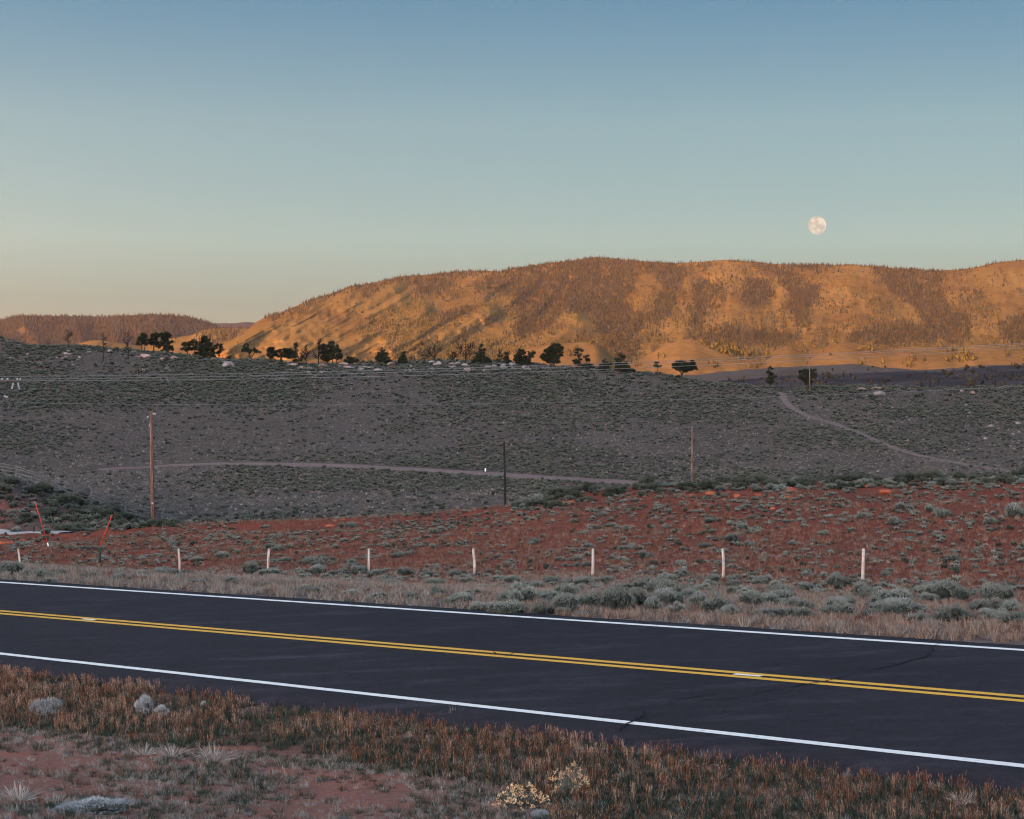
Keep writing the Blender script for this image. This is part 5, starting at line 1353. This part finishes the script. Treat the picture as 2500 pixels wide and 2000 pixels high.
DARK = [(1325, 1232, 50, 22), (1300, 1236, 40, 18), (1430, 1225, 42, 26), (1355, 1240, 50, 22), (1495, 1212, 46, 30), (1450, 1198, 36, 20), (1410, 1200, 36, 22), (1590, 1200, 56, 26), (1570, 1212, 40, 20), (1680, 1194, 50, 28), (1730, 1196, 70, 34), (1760, 1178, 40, 22), (1850, 1180, 60, 30), (1810, 1184, 46, 22),
        (2080, 1178, 80, 34), (2140, 1180, 60, 30), (2210, 1174, 70, 32), (2270, 1172, 60, 28), (2340, 1170, 56, 26), (1960, 1184, 50, 22), (2030, 1182, 44, 20), (115, 1262, 56, 42), (60, 1270, 40, 22), (25, 1225, 36, 22), (75, 1205, 60, 30), (110, 1200, 50, 30), (170, 1232, 60, 34), (215, 1250, 50, 26), (240, 1262, 70, 34), (180, 1262, 60, 30),
        (160, 1298, 50, 22), (280, 1280, 56, 30), (330, 1282, 40, 22), (300, 1268, 50, 28), (30, 1180, 50, 22), (10, 1200, 40, 22), (140, 1225, 40, 24), (200, 1218, 40, 20), (260, 1292, 44, 20)]
rs = np.random.default_rng(21)
SMALL = []
for k in range(110):                       # low grey bushes spread over the red slope
    x = rs.uniform(20, 2490); yc = lerp(CREST, x); yb = lerp(FENCE_BASE, x)
    t = rs.random() ** 0.9
    y = yc + 8 + (yb - yc - 12) * t
    w = rs.uniform(22, 50) * (0.7 + 0.5 * t)
    SMALL.append((x, y, w, w * rs.uniform(0.34, 0.5)))
SMALL += [(2475, 1262, 80, 40), (2300, 1262, 70, 34), (2210, 1245, 60, 24), (2190, 1282, 56, 26), (2110, 1268, 50, 24), (2270, 1248, 46, 20), (1785, 1322, 44, 28), (1815, 1295, 40, 26), (2420, 1280, 44, 24), (1530, 1342, 50, 14), (1740, 1275, 46, 20), (850, 1290, 50, 26)]
for k in range(34):
    x = rs.uniform(1170, 2495) if k < 26 else rs.uniform(2520, 3000); y = rs.uniform(1448, 1476 + 0.0664 * (x - 1250)); w_ = rs.uniform(60, 112)
    BUSH.append((x, y, w_, w_ * rs.uniform(0.4, 0.52)))
posts_x = [48, 438, 654, 900, 1158, 1447, 1766, 2106]
def span_name(x):
    k = sum(x > p for p in posts_x)
    return 'left of the first white post' if k == 0 else 'right of the last white post' if k == len(posts_x) else 'between white posts %s and %s' % (ORD[k - 1], ORD[k])
def plant_group(spec, meshes, name, what, where, cat, group, ymin=36.0):
    cells = {}
    for b in spec: cells.setdefault(span_name(b[0]), []).append(b)
    k = 0
    for cell, items in cells.items():
        items.sort()
        for q, (x, y, w, h) in enumerate(items):
            g = sight(x, y, ymin)
            s = g[1] / F
            rs_ = np.random.default_rng(int(x * 7 + y))
            hs = h * s / 0.50
            o = obj(name, meshes[k % len(meshes)], loc=(g[0], g[1], g[2] - 0.02), rot=(0, 0, rs_.uniform(0, 6.28)), sc=(w * s * 1.08, w * s * 0.9, hs))
            pos = '' if len(items) == 1 else ', leftmost' if q == 0 else ', rightmost' if q == len(items) - 1 else ', ' + ORD[q] + ' from left'
            tag(o, '%s %s %s%s' % (what, where, cell, pos), cat, group)
            k += 1
verge = [b for b in BUSH if b[1] > 1412]; fen = [b for b in BUSH if b[1] <= 1412]
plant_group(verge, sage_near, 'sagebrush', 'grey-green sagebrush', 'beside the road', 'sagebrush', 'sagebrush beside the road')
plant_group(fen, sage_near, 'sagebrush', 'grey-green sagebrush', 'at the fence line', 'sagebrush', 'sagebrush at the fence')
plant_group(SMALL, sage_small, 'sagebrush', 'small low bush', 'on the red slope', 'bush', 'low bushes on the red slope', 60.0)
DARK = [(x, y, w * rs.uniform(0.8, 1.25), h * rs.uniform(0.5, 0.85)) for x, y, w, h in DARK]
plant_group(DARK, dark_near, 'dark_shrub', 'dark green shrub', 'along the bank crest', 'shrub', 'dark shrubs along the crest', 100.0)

# ------------------------------------------------------------------ smaller growth on the verge, bank and hill
grass_short = [tuft_mesh('short_tuft_%d' % k, 500 + k, 26, 'verge_blade', (0.5, 1.0), 0.7, 0.035, 0.22) for k in range(4)]
grass_bank = [tuft_mesh('bank_tuft_%d' % k, 530 + k, 26, 'bank_blade', (0.5, 1.0), 0.8, 0.035, 0.24) for k in range(4)]
grass_pale = [tuft_mesh('pale_tuft_%d' % k, 520 + k, 30, 'verge_grey', (0.5, 1.0), 0.6, 0.03, 0.2) for k in range(4)]
grass_lod = [tuft_mesh('far_tuft_%d' % k, 540 + k, 10, m_, (0.6, 1.0), 0.9, 0.10, 0.3, 1) for k, m_ in enumerate(('hill_blade', 'hill_blade', 'pale_grass'))]
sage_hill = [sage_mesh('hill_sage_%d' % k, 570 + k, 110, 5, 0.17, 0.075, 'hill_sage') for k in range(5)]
sage_lod = [sage_mesh('far_sage_%d' % k, 560 + k, 110, 5, 0.17, 0.075) for k in range(5)]
dark_lod = [sage_mesh('far_dark_%d' % k, 580 + k, 110, 5, 0.17, 0.06, 'dark_shrub', 0.55) for k in range(2)]

def ground_pts(n, y0, y1, xa=-150, xb=2650):
    """random points, even per square metre, in the wedge of ground between two distances"""
    Y = np.sqrt(rng.uniform(y0 ** 2, y1 ** 2, n)); X = rng.uniform((xa - CX) / F, (xb - CX) / F, n) * Y
    return np.stack([X, Y, gz(X, Y)], -1)
def across(P): return NV[0] * P[:, 0] + NV[1] * P[:, 1]
# verge between road and fence
P = ground_pts(124000, 30, 118, -650, 3150)
w = across(P); x, y = proj(P)
wf = NV[0] * 0 + fence_y(x)
keep = (w > W_FAR + 0.10) & (P[:, 1] < fence_y(x) + 1.0)
dn = np.where(w < W_FAR + 2.4, 1.0, 0.42 + 0.4 * (fbm(P[:, 0] / 3.0, P[:, 1] / 3.0, 121) > 0))
P = P[keep & (rng.random(len(P)) < dn)]
x, y = proj(P); n = len(P)
h = rng.uniform(0.10, 0.26, n) * np.where(across(P) < W_FAR + 1.2, 1.0, 0.85)
pale = rng.random(n) < np.interp(x, [0, 900, 1300, 2500], [0.75, 0.7, 0.35, 0.2])
scatter('verge_grass', P, spin(n, 0.12), np.stack([h * 1.2, h * 1.2, h], -1), np.where(pale, 4 + rng.integers(0, 4, n), rng.integers(0, 4, n)), grass_short + grass_pale, 'dry tan and grey grass between the far road edge and the fence', 'grass')
# grass tufts and small forbs on the red bank
P = ground_pts(84000, 58, 142, -650, 3150)
x, y = proj(P)
yc = np.interp(x, XT, EDGE['crest'])
t = (P[:, 1] - fence_y(x)) / (yc - fence_y(x))
keep = (t > 0) & (t < 1.05) & (rng.random(len(P)) < 0.16 + 0.62 * np.clip(1 - t * 1.3, 0, 1) + 0.34 * (fbm(P[:, 0] / 5.0, P[:, 1] / 5.0, 123) > 0.15))
P = P[keep & off_track(P)]; n = len(P)
h = rng.uniform(0.10, 0.30, n)
scatter('bank_grass', P, spin(n, 0.12), np.stack([h * 1.3, h * 1.3, h], -1), np.where(rng.random(n) < 0.16, 4 + rng.integers(0, 4, n), rng.integers(0, 4, n)), grass_bank + grass_short, 'pinkish dry grass tufts scattered over the red bank', 'grass')
P = ground_pts(15500, 55, 150, -650, 3150)
x, y = proj(P); yc = np.interp(x, XT, EDGE['crest'])
keep = (P[:, 1] > fence_y(x) - 14) & (P[:, 1] < yc + 4) & (fbm(P[:, 0] / 7.0, P[:, 1] / 7.0, 125) > -0.25)
P = P[keep & off_track(P)]; n = len(P)
w = rng.uniform(0.16, 0.42, n)
scatter('bank_scrub', P, spin(n, 0.05), np.stack([w, w, w * rng.uniform(0.7, 1.1, n)], -1), rng.integers(0, 7, n), sage_lod + dark_lod, 'tiny grey scrub plants dotted over the red bank', 'scrub')
# ragged dark scrub along the top of the bank and over the knoll
x = rng.uniform(1250, 2560, 260); P = np.array([sight(a, lerp(CREST, a) - rng.uniform(-16, 6), 90.0) for a in x])
x = rng.uniform(-60, 420, 260); t = rng.random(260)
P2_ = np.array([sight(a, lerp(KNOLL, a) + b * (1300 - lerp(KNOLL, a)), 128.0) for a, b in zip(x, t)])
P = np.vstack([P, P2_]); P = P[off_track(P)]; n = len(P)
w = rng.uniform(0.3, 0.95, n)
scatter('crest_scrub', P, spin(n, 0.05), np.stack([w, w, w * rng.uniform(0.6, 1.1, n)], -1), rng.integers(0, 8, n), sage_small + dark_near, 'ragged low scrub between the dark shrubs of the crest', 'scrub')
# the sage hill: thousands of bushes
P = ground_pts(165000, 128, 560, -450, 2950)
x, y = proj(P)
yr = np.interp(x, XT, EDGE['ridge']); yc = np.interp(x, XT, EDGE['crest'])
cl = fbm(P[:, 0] / 30.0, P[:, 1] / 38.0, 127, 4)
up = smooth(330, 430, P[:, 1])
keep = (P[:, 1] > yc + 2) & (P[:, 1] < yr + 8) & (rng.random(len(P)) < np.clip(0.40 + 1.1 * cl + 0.32 * up, 0.07, 1.0))
P = P[keep]; P = P[off_track(P)]; n = len(P)
w = (0.40 + 0.95 * rng.random(n) ** 1.9) * (0.8 + 0.35 * smooth(300, 430, P[:, 1]))
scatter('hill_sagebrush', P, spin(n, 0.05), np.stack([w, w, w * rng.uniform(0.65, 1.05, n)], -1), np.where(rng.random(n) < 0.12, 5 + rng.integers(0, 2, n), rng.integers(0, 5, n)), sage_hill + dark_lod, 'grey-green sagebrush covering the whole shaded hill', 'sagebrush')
P = ground_pts(230000, 128, 540, -450, 2950)
x, y = proj(P)
yr = np.interp(x, XT, EDGE['ridge']); yc = np.interp(x, XT, EDGE['crest'])
P = P[(P[:, 1] > yc + 2) & (P[:, 1] < yr + 5) & (rng.random(len(P)) < 0.6)]; P = P[off_track(P, -0.6)]; n = len(P)
h = rng.uniform(0.16, 0.42, n)
scatter('hill_grass', P, spin(n, 0.15), np.stack([h * 1.6, h * 1.6, h], -1), np.where(rng.random(n) < 0.07, 2, rng.integers(0, 2, n)), grass_lod, 'sparse pale grass between the sagebrush on the hill', 'grass')

# ------------------------------------------------------------------ foreground between camera and road
blue = [bluestem_mesh('bluestem_%d' % k, 600 + k, 7 + 3 * (k % 3)) for k in range(8)]
green = [tuft_mesh('green_tuft_%d' % k, 620 + k, 34, 'green_grass', (0.45, 1.0), 1.3, 0.03, 0.25, 2, 0.35) for k in range(4)]
pale_fine = [tuft_mesh('pale_fine_%d' % k, 640 + k, 44, 'pale_grass', (0.4, 1.0), 1.1, 0.022, 0.22, 2, 0.4) for k in range(4)]
dry_fine = [tuft_mesh('dry_fine_%d' % k, 660 + k, 36, 'dry_grass', (0.4, 1.0), 0.9, 0.022, 0.2, 2, 0.35) for k in range(4)]
P = ground_pts(215000, 10.5, 44, -700, 3200)
wv = across(P); x, y = proj(P)
gap = fbm(P[:, 0] / 0.9, P[:, 1] / 0.9, 131)
P = P[(wv < W_NEAR - 0.12 + 0.2 * gap) & (y < 2150)]
wv = across(P); x, y = proj(P)
lower = smooth(-25, 25, y - lerp(YB, x) + 30 * fbm(P[:, 0] / 1.1, P[:, 1] / 1.1, 133))
n = len(P)
pn = fbm(P[:, 0] / 1.6, P[:, 1] / 1.6, 135, 4)
dens = np.where(lower > 0.5, np.clip(0.24 + 0.8 * pn, 0.03, 0.7), np.clip(0.50 + 0.5 * pn, 0.2, 0.85))
edge_gap = (wv > W_NEAR - 0.85) & (fbm(P[:, 0] / 0.7, P[:, 1] / 0.7, 137) > 0.38)
k = (rng.random(n) < dens) & ~edge_gap
P, lower, x, y, pn, wv = P[k], lower[k], x[k], y[k], pn[k], wv[k]; n = len(P)
u = rng.random(n)
pick = np.where(lower > 0.5,
                np.where(u < 0.34, 12 + rng.integers(0, 4, n), np.where(u < 0.62, 16 + rng.integers(0, 4, n), np.where(u < 0.95, 8 + rng.integers(0, 4, n), rng.integers(0, 8, n)))),
                np.where(u < np.where(wv < W_NEAR - 2.0, 0.30, 0.46) + 0.25 * pn, rng.integers(0, 8, n), np.where(u < 0.84, 8 + rng.integers(0, 4, n), np.where(u < 0.95, 16 + rng.integers(0, 4, n), 12 + rng.integers(0, 4, n)))))
pc = fbm(P[:, 0] / 1.1, P[:, 1] / 1.1, 139)
pick = np.where((pick < 8) & (pc > 0.32), np.array([2, 5, 2, 5])[rng.integers(0, 4, n)], np.where((pick < 8) & (pc < 0.05), np.array([0, 3, 6, 1])[rng.integers(0, 4, n)], pick))
hmax = np.where(pick < 8, np.interp(P[:, 1], [13, 20, 34], [0.18, 0.20, 0.21]), np.where(pick < 12, 0.16, 0.12))
h = hmax * rng.uniform(0.45, 1.1, n) * np.where(lower > 0.5, 0.8, 1.0)
wd = h * np.where(pick < 8, 1.0, 1.25)
scatter('foreground_grass', P, spin(n, 0.10), np.stack([wd, wd, h], -1), pick, blue + green + pale_fine + dry_fine, 'rusty bunchgrass and short dry grass in front of the road', 'grass')

# white chips of gravel along the broken asphalt edge and bare red patches
chips = [rock_mesh('chip_%d' % k, 900 + k, 'granite', 0.6) for k in range(3)]
P = ground_pts(60000, 11, 40, -200, 2700)
wv = across(P); x, y = proj(P)
near_edge = (wv > W_NEAR - 1.0) & (wv < W_NEAR - 0.32) & ((fbm(P[:, 0] / 0.7, P[:, 1] / 0.7, 137) > 0.30) | (rng.random(len(P)) < 0.2))
bare = (wv < W_NEAR - 2) & (rng.random(len(P)) < 0.10) & (y > lerp(YB, x))
P = P[near_edge | bare]; n = len(P)
w = rng.uniform(0.008, 0.035, n)
P = P + np.array([0, 0, 0.004])
scatter('gravel', P, spin(n, 0.5), np.stack([w * 1.3, w, w], -1), rng.integers(0, 3, n), chips, 'small pale gravel chips along the near edge of the asphalt', 'gravel')

# individual plants that stand out
tuft_big = {k: sage_mesh('pale_sage_%d' % k, 700 + k, 2600, 12, 0.11, 0.014, 'grey_sage', 0.62, True, 0.35) for k in range(3)}
def fore(x, y, w, h, me, name, label, cat='plant'):
    g = sight(x, y, 9.0); s = g[1] / F
    o = obj(name, me, loc=tuple(g - (0, 0, 0.01)), rot=(0, 0, (x * 0.37) % 6.28), sc=(w * s, w * s * 0.85, h * s))
    tag(o, label, cat, 'plants that stand out in the foreground')
fore(122, 1752, 108, 88, tuft_big[0], 'pale_sage', 'round silvery sage plant near the left edge below the road')
fore(352, 1748, 62, 80, tuft_big[1], 'pale_sage', 'silvery sage plant right of the round one in rusty grass')
fore(392, 1752, 44, 50, tuft_big[2], 'pale_sage', 'small silvery sage touching the right side of its neighbour')
fore(232, 1985, 210, 60, tuft_big[1], 'pale_sage', 'wide flat silvery sage mat at the bottom left')
fore(497, 1728, 22, 28, tuft_big[2], 'pale_sage', 'tiny silvery sage among rusty stems right of the pair')
fore(1325, 2000, 60, 46, tuft_big[0], 'pale_sage', 'small silvery sage at the bottom edge under the yellow-tipped bushes')
straw = [tuft_mesh('straw_%d' % k, 720 + k, 110, 'pale_grass', (0.6, 1.0), 1.3, 0.016, 0.12, 3, 0.25, 0.45, 1.0) for k in range(3)]
fore(350, 1843, 90, 40, straw[0], 'straw_tuft', 'low straw tuft at the left of the pale row on red soil')
fore(418, 1848, 96, 46, straw[1], 'straw_tuft', 'middle straw tuft of the pale row on red soil')
fore(520, 1860, 130, 62, straw[2], 'straw_tuft', 'largest straw tuft at the right of the pale row on red soil')
fore(1105, 1762, 60, 52, straw[0], 'straw_tuft', 'tall straw tuft at the road edge near the centre')
fore(2348, 1962, 66, 46, straw[1], 'straw_tuft', 'fan of pale straw blades at the bottom right')
fore(45, 1955, 120, 60, straw[2], 'straw_tuft', 'wide pale grass patch at the lower left edge')
fore(130, 1965, 70, 50, straw[0], 'straw_tuft', 'pale grass tuft left of the flat silvery mat')
# rabbitbrush with tan seed heads
M['seed_head'] = leaf_mat('tan_seed_head', [(0.0, (0.22, 0.12, 0.06)), (0.5, (0.42, 0.27, 0.15)), (1.0, (0.58, 0.42, 0.27))])
M['rabbit_stem'] = leaf_mat('grey_green_stem', [(0.0, (0.05, 0.055, 0.04)), (0.6, (0.16, 0.17, 0.14)), (1.0, (0.30, 0.31, 0.28))])
def rabbitbrush(x, y, w, h, seed, label):
    g = sight(x, y, 9.0); s = g[1] / F
    rs = np.random.default_rng(seed)
    e = empty('rabbitbrush', tuple(g)); tag(e, label, 'plant', 'plants that stand out in the foreground')
    W, Hh = w * s, h * s
    n = 420
    d = rs.normal(size=(n, 3)); d[:, 2] = np.abs(d[:, 2]) + 0.3; d /= np.linalg.norm(d, axis=1)[:, None]
    L = rs.uniform(0.5, 1.0, n)
    P_ = Plant()
    ext = d * np.array([W * 0.55, W * 0.55, Hh])
    ln = np.linalg.norm(ext, axis=1) * L
    P_.add(*blades(n, np.zeros((n, 3)) + rs.normal(size=(n, 3)) * 0.02, ext / np.linalg.norm(ext, axis=1)[:, None], ln, np.full(n, 0.006), np.zeros(n), 2, rs.random(n), rs))
    obj('stems', P_.mesh('stems', [M['rabbit_stem']]), e)
    Q = Plant()
    m = 70
    dd = rs.normal(size=(m, 3)); dd[:, 2] = np.abs(dd[:, 2]) + 0.1; dd /= np.linalg.norm(dd, axis=1)[:, None]
    keep = (dd[:, 1] < 0.35)
    for q, p in enumerate(dd[keep]):
        c = p * np.array([W * 0.52, W * 0.52, Hh * 0.95]) * rs.uniform(0.85, 1.05)
        r = rs.uniform(0.010, 0.02)
        k_ = 14
        b = c + rs.normal(size=(k_, 3)) * r * 0.7
        di = rs.normal(size=(k_, 3)) + np.array([0, 0, 0.6]); di /= np.linalg.norm(di, axis=1)[:, None]
        Q.add(*blades(k_, b, di, np.full(k_, r * 1.6), np.full(k_, r * 0.9), np.zeros(k_), 1, np.clip(rs.normal(0.6, 0.25, k_), 0, 1), rs))
    obj('seed_heads', Q.mesh('seed_heads', [M['seed_head']]), e)
rabbitbrush(1275, 1975, 130, 62, 1, 'low rabbitbrush with tan seed heads at the bottom centre')
rabbitbrush(1390, 1945, 100, 82, 2, 'taller rabbitbrush with tan seed heads behind and right of the low one')
